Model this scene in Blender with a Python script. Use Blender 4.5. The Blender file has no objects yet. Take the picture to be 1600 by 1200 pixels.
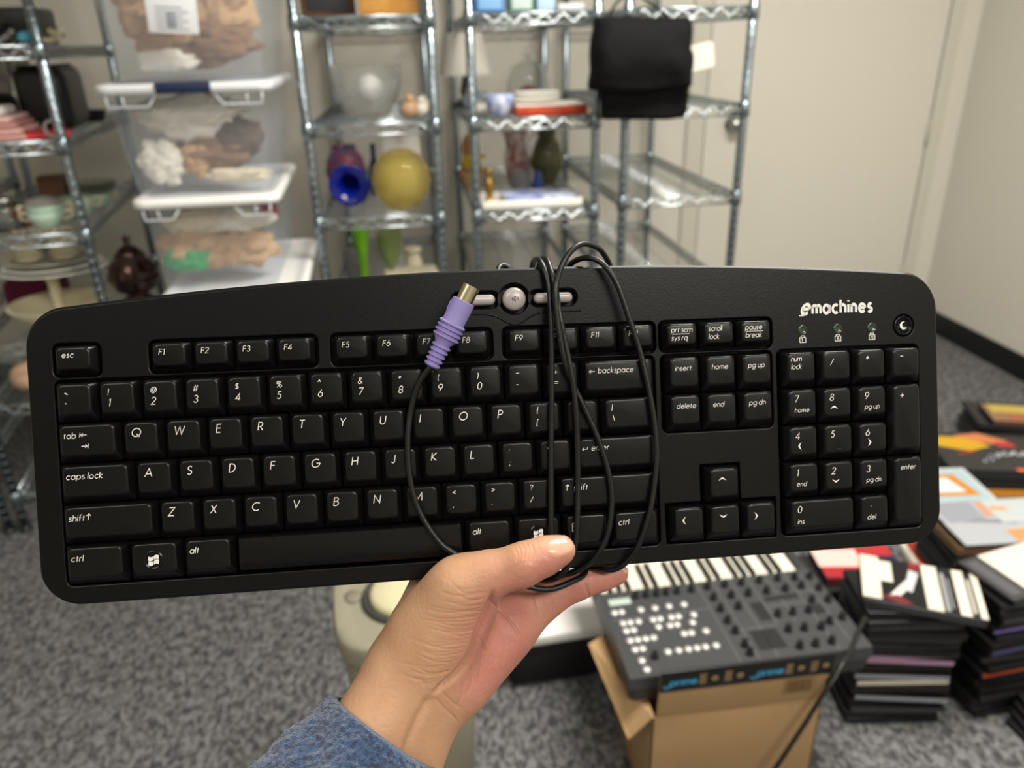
import bpy, math, random
import numpy as np
from mathutils import Matrix, Vector, noise
from mathutils.bvhtree import BVHTree
random.seed(7)
SC = bpy.context.scene
COL = SC.collection
pi = math.pi

# ---------------------------------------------------------------- camera
F = 1200.0                      # focal length in pixels of a 1600 px wide frame
HC = 1.30                       # camera height above the carpet (m)
_d = np.array([67., 2696., F]); _d /= np.linalg.norm(_d)
_v = np.array([-165., 0., F]); _v[1] = -(_d[0]*_v[0]+_d[2]*_v[2])/_d[1]; _v /= np.linalg.norm(_v)
WR = np.stack([np.cross(_v, -_d), _v, -_d])     # camera axes (x right, y down, z forward) -> room axes
CAM = np.array([0, 0, HC])
cd = bpy.data.cameras.new('camera'); cam = bpy.data.objects.new('camera', cd); COL.objects.link(cam)
cm = Matrix.Identity(4)
for i in range(3):
    cm[i][0] = WR[i][0]; cm[i][1] = -WR[i][1]; cm[i][2] = -WR[i][2]; cm[i][3] = CAM[i]
cam.matrix_world = cm
cd.sensor_width = 36; cd.lens = 27; cd.clip_start = .02
cd.dof.use_dof = True; cd.dof.focus_distance = .372; cd.dof.aperture_fstop = 27/3.4
cd.dof.aperture_blades = 0
SC.camera = cam

# ---------------------------------------------------------------- light
SC.view_settings.view_transform = 'Standard'; SC.view_settings.look = 'None'
SC.view_settings.exposure = -0.06; SC.view_settings.gamma = 1.0
SC.view_settings.use_curve_mapping = False
SC.cycles.max_bounces = 8; SC.cycles.transparent_max_bounces = 24
SC.cycles.use_denoising = True
w = bpy.data.worlds.new('world'); SC.world = w; w.use_nodes = True
w.node_tree.nodes['Background'].inputs[0].default_value = (.9, .93, 1, 1)
w.node_tree.nodes['Background'].inputs[1].default_value = .28
def area(name, loc, sx, sy, power, col=(1, .955, .88), rot=(0, 0, 0)):
    l = bpy.data.lights.new(name, 'AREA'); l.shape = 'RECTANGLE'; l.size = sx; l.size_y = sy
    l.energy = power; l.color = col
    o = bpy.data.objects.new(name, l); o.location = loc; o.rotation_euler = rot; COL.objects.link(o)
    return o
area('ceiling_panel_light', (1.0, 1.1, 2.66), 1.2, .6, 100)
area('ceiling_panel_light', (.9, -1.3, 2.66), 1.2, .6, 72)
area('ceiling_panel_light', (-1.1, -.6, 2.66), 1.2, .6, 24)

# ---------------------------------------------------------------- materials
def lin(c):
    if isinstance(c, str):
        c = [int(c[i:i+2], 16)/255 for i in (0, 2, 4)]
    return tuple((x/12.92 if x <= .04045 else ((x+.055)/1.055)**2.4) for x in c)+(1,)
MATS = {}
def M(name, col, rough=.5, metal=0, spec=.5, bump=0, bscale=200, trans=0, ior=1.45, emis=0, alpha=1,
      var=None, vscale=8, coat=0, sss=0, sheen=0, bdist=.001):
    if name in MATS: return MATS[name]
    m = bpy.data.materials.new(name); m.use_nodes = True; n = m.node_tree.nodes; L = m.node_tree.links
    b = n['Principled BSDF']
    b.inputs['Base Color'].default_value = lin(col); b.inputs['Roughness'].default_value = rough
    b.inputs['Metallic'].default_value = metal; b.inputs['Specular IOR Level'].default_value = spec
    b.inputs['Transmission Weight'].default_value = trans; b.inputs['IOR'].default_value = ior
    b.inputs['Alpha'].default_value = alpha; b.inputs['Coat Weight'].default_value = coat
    b.inputs['Sheen Weight'].default_value = sheen
    if sss:
        b.inputs['Subsurface Weight'].default_value = sss; b.inputs['Subsurface Scale'].default_value = .004
        b.inputs['Subsurface Radius'].default_value = (1, .35, .2)
    if emis:
        b.inputs['Emission Color'].default_value = lin(col); b.inputs['Emission Strength'].default_value = emis
    tc = n.new('ShaderNodeTexCoord')
    if var:
        t = n.new('ShaderNodeTexNoise'); t.inputs['Scale'].default_value = vscale; t.inputs['Detail'].default_value = 5
        L.new(tc.outputs['Object'], t.inputs['Vector'])
        r = n.new('ShaderNodeValToRGB'); r.color_ramp.elements[0].position = .35; r.color_ramp.elements[1].position = .65
        r.color_ramp.elements[0].color = lin(col); r.color_ramp.elements[1].color = lin(var)
        L.new(t.outputs['Fac'], r.inputs[0]); L.new(r.outputs[0], b.inputs['Base Color'])
    if bump:
        t = n.new('ShaderNodeTexNoise'); t.inputs['Scale'].default_value = bscale; t.inputs['Detail'].default_value = 4
        L.new(tc.outputs['Object'], t.inputs['Vector'])
        bp = n.new('ShaderNodeBump'); bp.inputs['Strength'].default_value = bump; bp.inputs['Distance'].default_value = bdist
        L.new(t.outputs['Fac'], bp.inputs['Height']); L.new(bp.outputs[0], b.inputs['Normal'])
    MATS[name] = m
    return m

def carpet():
    m = M('carpet', '7c7b7a', .95, spec=.1); n = m.node_tree.nodes; L = m.node_tree.links; b = n['Principled BSDF']
    tc = n['Texture Coordinate']
    mp = n.new('ShaderNodeMapping'); mp.inputs['Scale'].default_value = (1.5, .85, 1); L.new(tc.outputs['Object'], mp.inputs[0])
    t = n.new('ShaderNodeTexNoise'); t.inputs['Scale'].default_value = 58; t.inputs['Detail'].default_value = 3
    t.inputs['Distortion'].default_value = .8
    L.new(mp.outputs[0], t.inputs['Vector'])
    r = n.new('ShaderNodeValToRGB'); e = r.color_ramp.elements
    e[0].position = .40; e[0].color = lin('444445'); e[1].position = .62; e[1].color = lin('7d7c7d')
    L.new(t.outputs['Fac'], r.inputs[0])
    t2 = n.new('ShaderNodeTexNoise'); t2.inputs['Scale'].default_value = 320; t2.inputs['Detail'].default_value = 2
    L.new(tc.outputs['Object'], t2.inputs['Vector'])
    mx = n.new('ShaderNodeMixRGB'); mx.blend_type = 'OVERLAY'; mx.inputs[0].default_value = .3
    L.new(r.outputs[0], mx.inputs[1]); L.new(t2.outputs['Fac'], mx.inputs[2]); L.new(mx.outputs[0], b.inputs['Base Color'])
    ad = n.new('ShaderNodeMath'); ad.operation = 'ADD'; L.new(t.outputs['Fac'], ad.inputs[0]); L.new(t2.outputs['Fac'], ad.inputs[1])
    bp = n.new('ShaderNodeBump'); bp.inputs['Strength'].default_value = .8; bp.inputs['Distance'].default_value = .004
    L.new(ad.outputs[0], bp.inputs['Height']); L.new(bp.outputs[0], b.inputs['Normal'])
    return m

def frosted():      # clear, slightly milky storage-box plastic
    if 'milky_plastic' in MATS: return MATS['milky_plastic']
    m = bpy.data.materials.new('milky_plastic'); m.use_nodes = True; n = m.node_tree.nodes; L = m.node_tree.links
    b = n['Principled BSDF']; b.inputs['Base Color'].default_value = lin('c9cfdc'); b.inputs['Roughness'].default_value = .25
    tr = n.new('ShaderNodeBsdfTransparent'); tr.inputs[0].default_value = (.97, .98, 1, 1)
    mx = n.new('ShaderNodeMixShader'); mx.inputs[0].default_value = .15
    L.new(tr.outputs[0], mx.inputs[1]); L.new(b.outputs[0], mx.inputs[2])
    L.new(mx.outputs[0], n['Material Output'].inputs[0]); MATS['milky_plastic'] = m
    return m

# ---------------------------------------------------------------- geometry helpers
class G:
    def __init__(s): s.v = []; s.f = []; s.m = []
    def add(s, v, f, mi=0, mt=None):
        k = len(s.v)
        s.v += [tuple(mt @ Vector(p)) if mt is not None else tuple(p) for p in v]
        s.f += [tuple(i+k for i in q) for q in f]; s.m += [mi]*len(f)
        return s
    def obj(s, name, mats, parent=None, smooth=True, loc=None, rz=0, auto=None):
        me = bpy.data.meshes.new(name); me.from_pydata(s.v, [], s.f)
        if not isinstance(mats, (list, tuple)): mats = [mats]
        for m in mats: me.materials.append(m)
        if len(mats) > 1: me.polygons.foreach_set('material_index', s.m)
        if smooth:
            me.polygons.foreach_set('use_smooth', [True]*len(me.polygons))
            if auto: me.set_sharp_from_angle(angle=math.radians(auto))
        me.update()
        o = bpy.data.objects.new(name, me); COL.objects.link(o)
        if parent: o.parent = parent
        if loc is not None: o.location = loc
        o.rotation_euler.z = rz
        return o
def T(x=0, y=0, z=0, rz=0, rx=0, ry=0, s=1):
    return Matrix.Translation((x, y, z)) @ Matrix.Rotation(rz, 4, 'Z') @ Matrix.Rotation(ry, 4, 'Y') @ Matrix.Rotation(rx, 4, 'X') @ Matrix.Diagonal((s, s, s, 1)) if not isinstance(s, tuple) else \
        Matrix.Translation((x, y, z)) @ Matrix.Rotation(rz, 4, 'Z') @ Matrix.Rotation(ry, 4, 'Y') @ Matrix.Rotation(rx, 4, 'X') @ Matrix.Diagonal(s+(1,))
def rrect(x0, x1, y0, y1, r, n=4):
    r = max(1e-6, min(r, (x1-x0)/2-1e-6, (y1-y0)/2-1e-6)); o = []
    for cx, cy, a in ((x1-r, y1-r, 0), (x0+r, y1-r, 90), (x0+r, y0+r, 180), (x1-r, y0+r, 270)):
        for i in range(n+1):
            t = math.radians(a+90*i/n); o.append((cx+r*math.cos(t), cy+r*math.sin(t)))
    return o
def loft(rings, cap0=True, cap1=True, close=True):
    v = [p for r in rings for p in r]; n = len(rings[0]); f = []
    for k in range(len(rings)-1):
        for i in range(n if close else n-1):
            j = (i+1) % n; f.append((k*n+i, k*n+j, (k+1)*n+j, (k+1)*n+i))
    if cap0: f.append(tuple(range(n-1, -1, -1)))
    if cap1: f.append(tuple(range((len(rings)-1)*n, len(rings)*n)))
    return v, f
def rbox(x0, x1, y0, y1, z0, z1, r=.004, e=None, n=3):
    e = min(r, (z1-z0)*.45) if e is None else e
    R = lambda i, z: [(x, y, z) for x, y in rrect(x0+i, x1-i, y0+i, y1-i, max(r-i, r*.3), n)]
    return loft([R(e, z0), R(e*.3, z0+e*.3), R(0, z0+e), R(0, z1-e), R(e*.3, z1-e*.3), R(e, z1)])
def lathe(prof, n=32, cap0=True, cap1=True):
    return loft([[(r*math.cos(2*pi*i/n), r*math.sin(2*pi*i/n), z) for i in range(n)] for r, z in prof], cap0, cap1)
def sph(r, n=24, m=14, s=(1, 1, 1), c=(0, 0, 0)):
    pr = [(max(1e-5, r*math.sin(pi*k/m)), -r*math.cos(pi*k/m)) for k in range(m+1)]
    v, f = lathe(pr, n)
    return [(x*s[0]+c[0], y*s[1]+c[1], z*s[2]+c[2]) for x, y, z in v], f
def catmull(P, k=8, closed=False):
    P = [np.array(p, float) for p in P]
    if closed: Q = [P[-1]]+P+[P[0], P[1]]
    else: Q = [2*P[0]-P[1]]+P+[2*P[-1]-P[-2]]
    o = []
    for i in range(1, len(Q)-2):
        a, b, c, d = Q[i-1:i+3]
        for j in range(k):
            t = j/k
            o.append(.5*((2*b)+(c-a)*t+(2*a-5*b+4*c-d)*t*t+(-a+3*b-3*c+d)*t**3))
    if not closed: o.append(P[-1])
    return o
def tube(pts, r, n=8, closed=False, caps=True):
    P = [Vector(p) for p in pts]; m = len(P); rs = r if isinstance(r, (list, tuple)) else [r]*m; rings = []; nx = None
    for i in range(m):
        a = P[i-1] if (i or closed) else P[0]; b = P[(i+1) % m] if (i < m-1 or closed) else P[-1]
        t = (b-a).normalized()
        if nx is None: nx = t.orthogonal().normalized()
        nx = (nx-t*nx.dot(t)); nx = nx.normalized() if nx.length > 1e-9 else t.orthogonal().normalized()
        bn = t.cross(nx)
        rings.append([tuple(P[i]+(nx*math.cos(2*pi*j/n)+bn*math.sin(2*pi*j/n))*rs[i]) for j in range(n)])
    if closed: rings.append(rings[0])
    return loft(rings, caps and not closed, caps and not closed)
def cyl(r, z0, z1, n=20, e=0):
    return lathe([(r-e, z0), (r, z0+e), (r, z1-e), (r-e, z1)] if e else [(r, z0), (r, z1)], n)
def poly(pts, z=0):
    return [(p[0], p[1], z) for p in pts], [tuple(range(len(pts)))]
def tag(o, label=None, cat=None, group=None, kind=None):
    for k, v in (('label', label), ('category', cat), ('group', group), ('kind', kind)):
        if v: o[k] = v
    return o
def empty(name, loc=(0, 0, 0), rz=0, **k):
    o = bpy.data.objects.new(name, None); o.location = loc; o.rotation_euler.z = rz; o.empty_display_size = .05
    COL.objects.link(o); return tag(o, **k)
def kids(o): return [c for c in bpy.data.objects if c.parent == o]
def copy_tree(o, parent=None):
    c = o.copy(); COL.objects.link(c)
    if parent: c.parent = parent
    for k in kids(o): copy_tree(k, c)
    return c
def ray(x, y): return WR @ np.array([(x-800)/F, (y-600)/F, 1.])
def atY(x, y, Y): r = ray(x, y); return Vector(r*Y/r[1]+CAM)
def atZ(x, y, Z=0): r = ray(x, y); return Vector(r*(Z-HC)/r[2]+CAM)
def dep(x, y, d): return Vector(ray(x, y)*d+CAM)      # point seen at (x, y), d metres in front of the lens plane

# ---------------------------------------------------------------- room
YW, XW = 3.27, 2.38
wallm = M('wall_paint', 'd0ccc0', .75, bump=.15, bscale=500, bdist=.0006)
def struct(name, g, mat, **k):
    o = g.obj(name, mat, smooth=k.pop('smooth', False), **k); o['kind'] = 'structure'; return o
def slab(name, x0, x1, y0, y1, z0, z1, mat):
    return struct(name, G().add(*loft([[(x0, y0, z0), (x1, y0, z0), (x1, y1, z0), (x0, y1, z0)], [(x0, y0, z1), (x1, y0, z1), (x1, y1, z1), (x0, y1, z1)]])), mat)
XL, YR, ZC = -2.6, -3.2, 2.7
slab('floor', XL, XW+.1, YR, YW+.1, -.05, 0, carpet())
slab('ceiling', XL, XW+.1, YR, YW+.1, ZC, ZC+.05, M('ceiling_tile', 'dcdad2', .9))
slab('wall_back', XL, XW+.1, YW, YW+.1, 0, ZC, wallm)
slab('wall_right', XW, XW+.1, YR, YW, 0, ZC, wallm)
slab('wall_left', XL-.1, XL, YR, YW, 0, ZC, wallm)
slab('wall_rear', XL, XW+.1, YR-.1, YR, 0, ZC, wallm)
bbm = M('rubber_base', '101114', .45)
slab('baseboard_right', XW-.008, XW, YR, YW, 0, .10, bbm)
slab('baseboard_back', XL, 1.12, YW-.008, YW, 0, .10, bbm)
# door in the back wall, same paint as the wall
fr = G()
for x0, x1, z1 in ((1.14, 1.20, 2.13), (2.235, 2.29, 2.13)):
    fr.add(*rbox(x0, x1, YW-.018, YW, 0, z1, .004))
fr.add(*rbox(1.14, 2.29, YW-.018, YW, 2.075, 2.13, .004))
fr.add(*rbox(1.20, 1.215, YW-.010, YW, 0, 2.075, .003)); 
struct('trim_1', fr, M('frame_paint', 'c5c1b4', .5))
dr = struct('door_1', G().add(*rbox(1.22, 2.228, YW-.012, YW, .012, 2.07, .003)), M('door_paint', 'cfcbbf', .5))
chrome = M('satin_chrome', 'b9b9b6', .28, 1)
kn = G().add(*lathe([(.033, 0), (.033, .006), (.012, .01), (.011, .03), (.022, .038), (.028, .05), (.026, .062), (.015, .070), (.001, .072)], 28), mt=T(1.335, YW-.012, .965, rx=pi/2))
kn.obj('door_knob', chrome, dr)
for z in (.26, .90, 1.85):
    G().add(*cyl(.008, z-.05, z+.05, 12, .002), mt=T(2.23, YW-.018, 0)).obj('hinge', M('painted_hinge', 'b3ae9e', .4), dr)
# ---------------------------------------------------------------- the keyboard in the hand
U = .01905
KR = np.array([[0.99284906, -0.04161091, 0.11188955], [-0.04556357, -0.99841611, 0.03300347], [0.11033903, -0.03786555, -0.99317244]])
KT = np.array([-.21173655, .00904288, .35557961]) - KR[:, 2]*.0045
kmw = Matrix.Identity(4); _a = WR @ KR; _t = WR @ KT + CAM
for i in range(3):
    for j in range(3): kmw[i][j] = _a[i][j]
    kmw[i][3] = _t[i]
kinv = kmw.inverted()
def kpx(x, y, z=0):
    """keyboard-local point (m) seen at (x, y), z metres above the key base plane"""
    o = kinv @ Vector(CAM); d = (kinv.to_3x3() @ Vector(ray(x, y)))
    return o + d*((z-o.z)/d.z)
kb = bpy.data.objects.new('computer_keyboard', None); COL.objects.link(kb); kb.matrix_world = kmw; kb.empty_display_size = .05
tag(kb, 'black full-size computer keyboard held up in one hand with its cable wound around it', 'keyboard')
blk = M('black_abs', '090808', .36, bump=.12, bscale=900, bdist=.0004, spec=.24)
keym = M('key_black', '0d0c0c', .30, bump=.10, bscale=1100, bdist=.0003, spec=.30)
gloss = M('gloss_black', '080809', .22, spec=.3)
dark = M('well_black', '060606', .6)
leg = M('legend_white', 'dcdad6', .6)

# --- monoline italic lettering
GL = {
'A': 'l 0 0 2.9 7 5.8 0;l 1 2.3 4.8 2.3', 'B': 'l 0 0 0 7 1.6 7;a 1.7 5.3 1.7 1.7 90 -90;l 0 3.6 2 3.6;a 2 1.8 1.9 1.8 90 -90;l 0 0 2 0;l 1.6 7 1.8 7',
'C': 'a 3.6 3.5 3.5 3.5 50 310', 'D': 'l 1.5 0 0 0 0 7 1.5 7;a 1.5 3.5 3.4 3.5 90 -90', 'E': 'l 3.4 7 0 7 0 0 3.4 0;l 0 3.7 3.2 3.7',
'F': 'l 3.3 7 0 7 0 0;l 0 3.7 3.1 3.7', 'G': 'a 3.6 3.5 3.5 3.5 45 360;l 7.1 3.5 4 3.5', 'H': 'l 0 0 0 7;l 4.6 0 4.6 7;l 0 3.6 4.6 3.6',
'I': 'l 0 0 0 7', 'J': 'l 2.2 7 2.2 1.3;a 1 1.3 1.2 1.3 0 -170', 'K': 'l 0 0 0 7;l 4 7 .2 3.4 4.4 0', 'L': 'l 0 7 0 0 3.2 0',
'M': 'l 0 0 .9 7 3.7 1.4 6.5 7 7.4 0', 'N': 'l 0 0 0 7 5.2 0 5.2 7', 'O': 'a 3.5 3.5 3.5 3.5 0 360', 'P': 'l 0 0 0 7 1.6 7;a 1.6 5.1 2 1.9 90 -90;l 0 3.2 1.6 3.2',
'Q': 'a 3.5 3.5 3.5 3.5 0 360;l 3.8 2.2 6.4 -.3', 'R': 'l 0 0 0 7 1.6 7;a 1.6 5.2 1.9 1.8 90 -90;l 0 3.4 1.6 3.4;l 1.5 3.4 4 0',
'S': 'a 1.9 5.3 1.6 1.7 35 240;l 1.1 3.9 2.8 3.1;a 1.8 1.8 1.8 1.8 50 -145', 'T': 'l 0 7 4.2 7;l 2.1 7 2.1 0', 'U': 'l 0 7 0 2.2;a 2.2 2.2 2.2 2.2 180 360;l 4.4 2.2 4.4 7',
'V': 'l 0 7 2.6 0 5.2 7', 'W': 'l 0 7 2 0 4 6.6 6 0 8 7', 'X': 'l 0 0 4.6 7;l .2 7 4.6 0', 'Y': 'l 0 7 2.3 3.4 4.6 7;l 2.3 3.4 2.3 0', 'Z': 'l .2 7 4.6 7 0 0 4.6 0',
'0': 'a 2.2 3.5 2.1 3.5 0 360', '1': 'l .3 6.1 1.4 7 1.4 0', '2': 'a 2 5.1 1.8 1.9 165 -25;l 3.6 4.3 .1 0 4 0', '3': 'a 1.8 5.3 1.6 1.7 155 -90;a 1.8 1.8 1.9 1.8 90 -155',
'4': 'l 3.2 0 3.2 7 0 1.8 4.4 1.8', '5': 'l 3.6 7 1 7 .5 4;a 1.7 2.2 2 2.2 115 -140', '6': 'a 2.2 2.1 2.1 2.1 0 360;l .5 3.2 2.9 7', '7': 'l 0 7 4 7 1 0',
'8': 'a 2 5.3 1.6 1.7 0 360;a 2 1.8 2 1.8 0 360', '9': 'a 2.1 4.9 2.1 2.1 0 360;l 3.9 3.8 1.4 0',
'a': 'a 2.1 2.2 2.1 2.2 0 360;l 4.3 4.4 4.3 0', 'b': 'l 0 7 0 0;a 2.2 2.2 2.1 2.2 0 360', 'c': 'a 2.2 2.2 2.1 2.2 50 310', 'd': 'a 2.1 2.2 2.1 2.2 0 360;l 4.3 7 4.3 0',
'e': 'l .2 2.3 4.2 2.3;a 2.2 2.2 2.1 2.2 0 320', 'f': 'l 1 0 1 5.6;a 2.1 5.6 1.1 1.4 180 70;l 0 4.3 2.2 4.3', 'g': 'a 2.1 2.2 2.1 2.2 0 360;l 4.3 4.4 4.3 -.6;a 2.3 -.6 2 1.7 0 -160',
'h': 'l 0 7 0 0;a 1.7 2.7 1.7 1.7 180 0;l 3.4 2.7 3.4 0', 'i': 'l 0 4.4 0 0;l 0 6 0 6.6', 'k': 'l 0 7 0 0;l 2.8 4.4 .2 2.3 3 0', 'l': 'l 0 7 0 0',
'm': 'l 0 4.4 0 0;a 1.4 2.9 1.4 1.5 180 0;l 2.8 2.9 2.8 0;a 4.2 2.9 1.4 1.5 180 0;l 5.6 2.9 5.6 0', 'n': 'l 0 4.4 0 0;a 1.6 2.8 1.6 1.6 180 0;l 3.2 2.8 3.2 0',
'o': 'a 2.2 2.2 2.1 2.2 0 360', 'p': 'l 0 4.4 0 -2.2;a 2.2 2.2 2.1 2.2 0 360', 'q': 'a 2.1 2.2 2.1 2.2 0 360;l 4.3 4.4 4.3 -2.2', 'r': 'l 0 4.4 0 0;a 1.4 2.9 1.4 1.5 180 60',
'v': 'l 0 4.4 1.7 0 3.4 4.4', 'w': 'l 0 4.4 1.4 0 2.8 4.2 4.2 0 5.6 4.4', 'x': 'l 0 0 3.2 4.4;l .1 4.4 3.2 0', 'y': 'l 0 4.4 1.8 .2;l 3.6 4.4 .9 -2.2', 'z': 'l .1 4.4 3 4.4 0 0 3.1 0',
's': 'a 1.4 3.3 1.1 1.1 35 250;l 1 2.4 1.9 2.1;a 1.3 1.1 1.3 1.1 60 -150', 't': 'l .9 6 .9 0;l 0 4.3 2 4.3', 'u': 'l 0 4.4 0 1.7;a 1.7 1.7 1.7 1.7 180 360;l 3.4 4.4 3.4 0',
'~': 'a .9 3.2 .9 .8 165 0;a 2.7 3.2 .9 .8 180 345', '`': 'l 0 5 1 4', '!': 'l .4 7 .4 2;l .4 .7 .4 0', '@': 'a 3 3.3 3 3.2 -60 290;a 3 3.3 1.3 1.5 0 360;l 4.4 4.8 4.4 2.4',
'#': 'l 1 0 2 7;l 3.2 0 4.2 7;l 0 2.3 4.8 2.3;l .4 4.7 5.2 4.7', '$': 'a 1.9 4.9 1.5 1.4 35 240;l 1.1 3.8 2.8 3.1;a 1.8 2 1.7 1.4 50 -145;l 1.9 7 1.9 0', '%': 'a 1.2 5.5 1.2 1.5 0 360;a 4.6 1.5 1.2 1.5 0 360;l 1 0 4.8 7',
'^': 'l 0 4.2 1.5 6.8 3 4.2', '&': 'l 4.8 0 .9 5;a 2 5.7 1.1 1.2 200 -20;l 3 5.2 .7 2.8;a 1.9 1.7 1.7 1.7 140 315;l 3.1 .5 4.8 2.8', '*': 'l 1.5 4 1.5 7;l .2 4.8 2.8 6.2;l .2 6.2 2.8 4.8',
'(': 'a 2.6 3 2.4 4.6 130 230', ')': 'a -1 3 2.4 4.6 50 -50', '-': 'l 0 2.8 2 2.8', '_': 'l 0 4 3.6 4', '+': 'l 0 3.3 4 3.3;l 2 1.3 2 5.3', '=': 'l 0 2.4 3.8 2.4;l 0 4.2 3.8 4.2',
'{': 'l 2 7.4 1.3 7 1.3 3.9 .4 3.2 1.3 2.5 1.3 -.6 2 -1', '}': 'l 0 7.4 .7 7 .7 3.9 1.6 3.2 .7 2.5 .7 -.6 0 -1', '[': 'l 1.5 7.2 .2 7.2 .2 -1 1.5 -1', ']': 'l 0 7.2 1.3 7.2 1.3 -1 0 -1',
'|': 'l 0 -1 0 7.4', '\\': 'l 0 7 3 0', '/': 'l 0 0 3 7', ':': 'l 0 4.2 0 3.6;l 0 .7 0 0', ';': 'l .5 4.2 .5 3.6;l .6 .7 0 -1', '<': 'l 3.6 5.4 0 3.4 3.6 1.4', '>': 'l 0 5.4 3.6 3.4 0 1.4',
',': 'l .6 .7 0 -1', '.': 'l 0 .7 0 0', '?': 'a 1.6 5.3 1.6 1.7 170 -60;l 2.1 3.8 1.6 3 1.6 2;l 1.6 .7 1.6 0', '"': 'l 0 7 0 5;l 1.4 7 1.4 5', "'": 'l 0 7 0 5',
'\u2190': 'l 6.4 2.6 0 2.6;l 2 4.4 0 2.6 2 .8', '\u2191': 'l 2 0 2 6.6;l 0 4.6 2 6.6 4 4.6', '\u21b5': 'l 6 5 6 2.4 0 2.4;l 2 4.2 0 2.4 2 .6',
'\u21e4': 'l 0 5 0 .4;l 7 2.7 1 2.7;l 3 4.5 1 2.7 3 .9', '\u21e5': 'l 7 5 7 .4;l 0 2.7 6 2.7;l 4 4.5 6 2.7 4 .9',
}
def strokes(ch):
    out = []
    for s in GL[ch].split(';'):
        k, *a = s.split(); a = [float(x) for x in a]
        if k == 'l': out.append([(a[i], a[i+1]) for i in range(0, len(a), 2)])
        else:
            cx, cy, rx, ry, t0, t1 = a; n = max(4, int(abs(t1-t0)/22))
            out.append([(cx+rx*math.cos(math.radians(t0+(t1-t0)*i/n)), cy+ry*math.sin(math.radians(t0+(t1-t0)*i/n))) for i in range(n+1)])
    return out
def ribbon(g, pts, w, z, mi, xf):
    P = [Vector(p) for p in pts]; n = len(P); V = []
    for i in range(n):
        a = (P[i]-P[i-1]).normalized() if i else (P[1]-P[0]).normalized()
        b = (P[i+1]-P[i]).normalized() if i < n-1 else a
        t = (a+b); t = t.normalized() if t.length > 1e-6 else a
        k = w/2/max(.45, t.dot(a)); nn = Vector((-t.y, t.x))*k
        V += [P[i]+nn, P[i]-nn]
    g.add([xf(p.x, p.y)+(z,) for p in V], [(2*i, 2*i+1, 2*i+3, 2*i+2) for i in range(n-1)], mi)
def text(g, s, x, y, h, z, mi=1, sw=.70, slant=.17, sp=1.15, rot=0):
    """s at (x, y) = left end of the baseline, cap height h"""
    k = h/7; cx = 0
    for ch in s:
        if ch == ' ': cx += 2.2; continue
        mxx = 0
        for st in strokes(ch):
            mxx = max(mxx, max(p[0] for p in st))
            ribbon(g, st, sw, z, mi, lambda px, py, c=cx: (x+k*(px+c+py*slant), y+k*py))
        cx += mxx+sp+.35
    return cx*k
def key(name, x0, x1, y0, y1, legends=(), extra=None, h=.0068, spacebar=False, par=None):
    g = 0.0003; X0, X1, Y0, Y1 = x0*U+g, x1*U-g, y0*U+g, y1*U-g
    small = (y1-y0) < .9
    a, b, c = .0021, .0008, (.0036 if not small else .0026)     # top inset: sides, far edge, near edge
    R = lambda l, r, bo, to, z, rad: [(p[0], p[1], z) for p in rrect(X0+l, X1-r, Y0+bo, Y1-to, rad, 4)]
    q = G()
    if spacebar:
        rings = [R(0, 0, 0, 0, -.004, .001), R(.0002, .0002, .0004, .0002, .001, .001), R(.0012, .0012, .0018, .0005, h-.0022, .0012),
                 R(.0016, .0016, .0040, .0008, h-.0008, .0013), R(.0024, .0024, .0062, .0012, h, .0014)]
    else:
        rings = [R(0, 0, 0, 0, -.004, .0012), R(.0001, .0001, .0001, .0001, h-.0042, .0014), R(.0003, .0003, .0004, .0002, h-.0036, .0016), R(a*.9, a*.9, c*.9, b*.7, h-.0008, .0022),
                 R(a, a, c, b, h-.0004, .0022), R(a+.0004, a+.0004, c+.0004, b+.0004, h-.0001, .0021), R(a+.0009, a+.0009, c+.0009, b+.0009, h, .002)]
    q.add(*loft(rings))
    for s, dx, dy, hh in legends:
        text(q, s, X0+dx*.001, Y1-dy*.001, hh*.001, h+.00006)
    if extra: extra(q, X0, X1, Y0, Y1, h)
    return q.obj(name, [keym, leg, dark, gloss], par or kb, auto=24)
def winlogo(q, X0, X1, Y0, Y1, h):
    cx, cy = X0+.0115, Y1-.0085
    q.add(*lathe([(.0045, -.0002), (.0045, .0001), (.0040, .0004), (.0036, .0002), (.0001, .0002)], 32, False, False), mi=3, mt=T(cx, cy, h))
    for i in (0, 1):
        for j in (0, 1):
            x0, y0 = -.0023+i*.0024, -.002+j*.0021; w_, h_ = .0021, .0018
            V = []
            for t in range(5): V.append((x0+w_*t/4, y0+.0005*math.sin((x0+w_*t/4)*1300)+.0000))
            for t in range(4, -1, -1): V.append((x0+w_*t/4+.0003, y0+h_+.0005*math.sin((x0+w_*t/4)*1300)))
            q.add(*poly([(cx+a_*1.05, cy+b_*1.05) for a_, b_ in V], h+.0005), mi=1)
def chev(q, cx, cy, ang, h, s=.0021):
    V = [(-1, -.45), (-.5, .12), (0, .42), (.5, .12), (1, -.45), (.5, -.16), (0, -.02), (-.5, -.16)]
    ca, sa = math.cos(ang), math.sin(ang)
    P = [(cx+s*(x*ca-y*sa), cy+s*(x*sa+y*ca)) for x, y in V]
    n = len(V)
    q.add([(p[0], p[1], h+.00006) for p in P], [(0, 1, 7), (1, 2, 6, 7), (2, 3, 5, 6), (3, 4, 5)], 1)
NAMES = {'key': 'key'}
LX = 5.0
row = [('~', '`'), ('!', '1'), ('@', '2'), ('#', '3'), ('$', '4'), ('%', '5'), ('^', '6'), ('&', '7'), ('*', '8'), ('(', '9'), (')', '0'), ('_', '-'), ('+', '=')]
for i, (a, b) in enumerate(row):
    key('key', i, i+1, -.5, .5, [(a, LX, 6.3, 2.9), (b, LX, 11.6, 3.3)])
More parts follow.
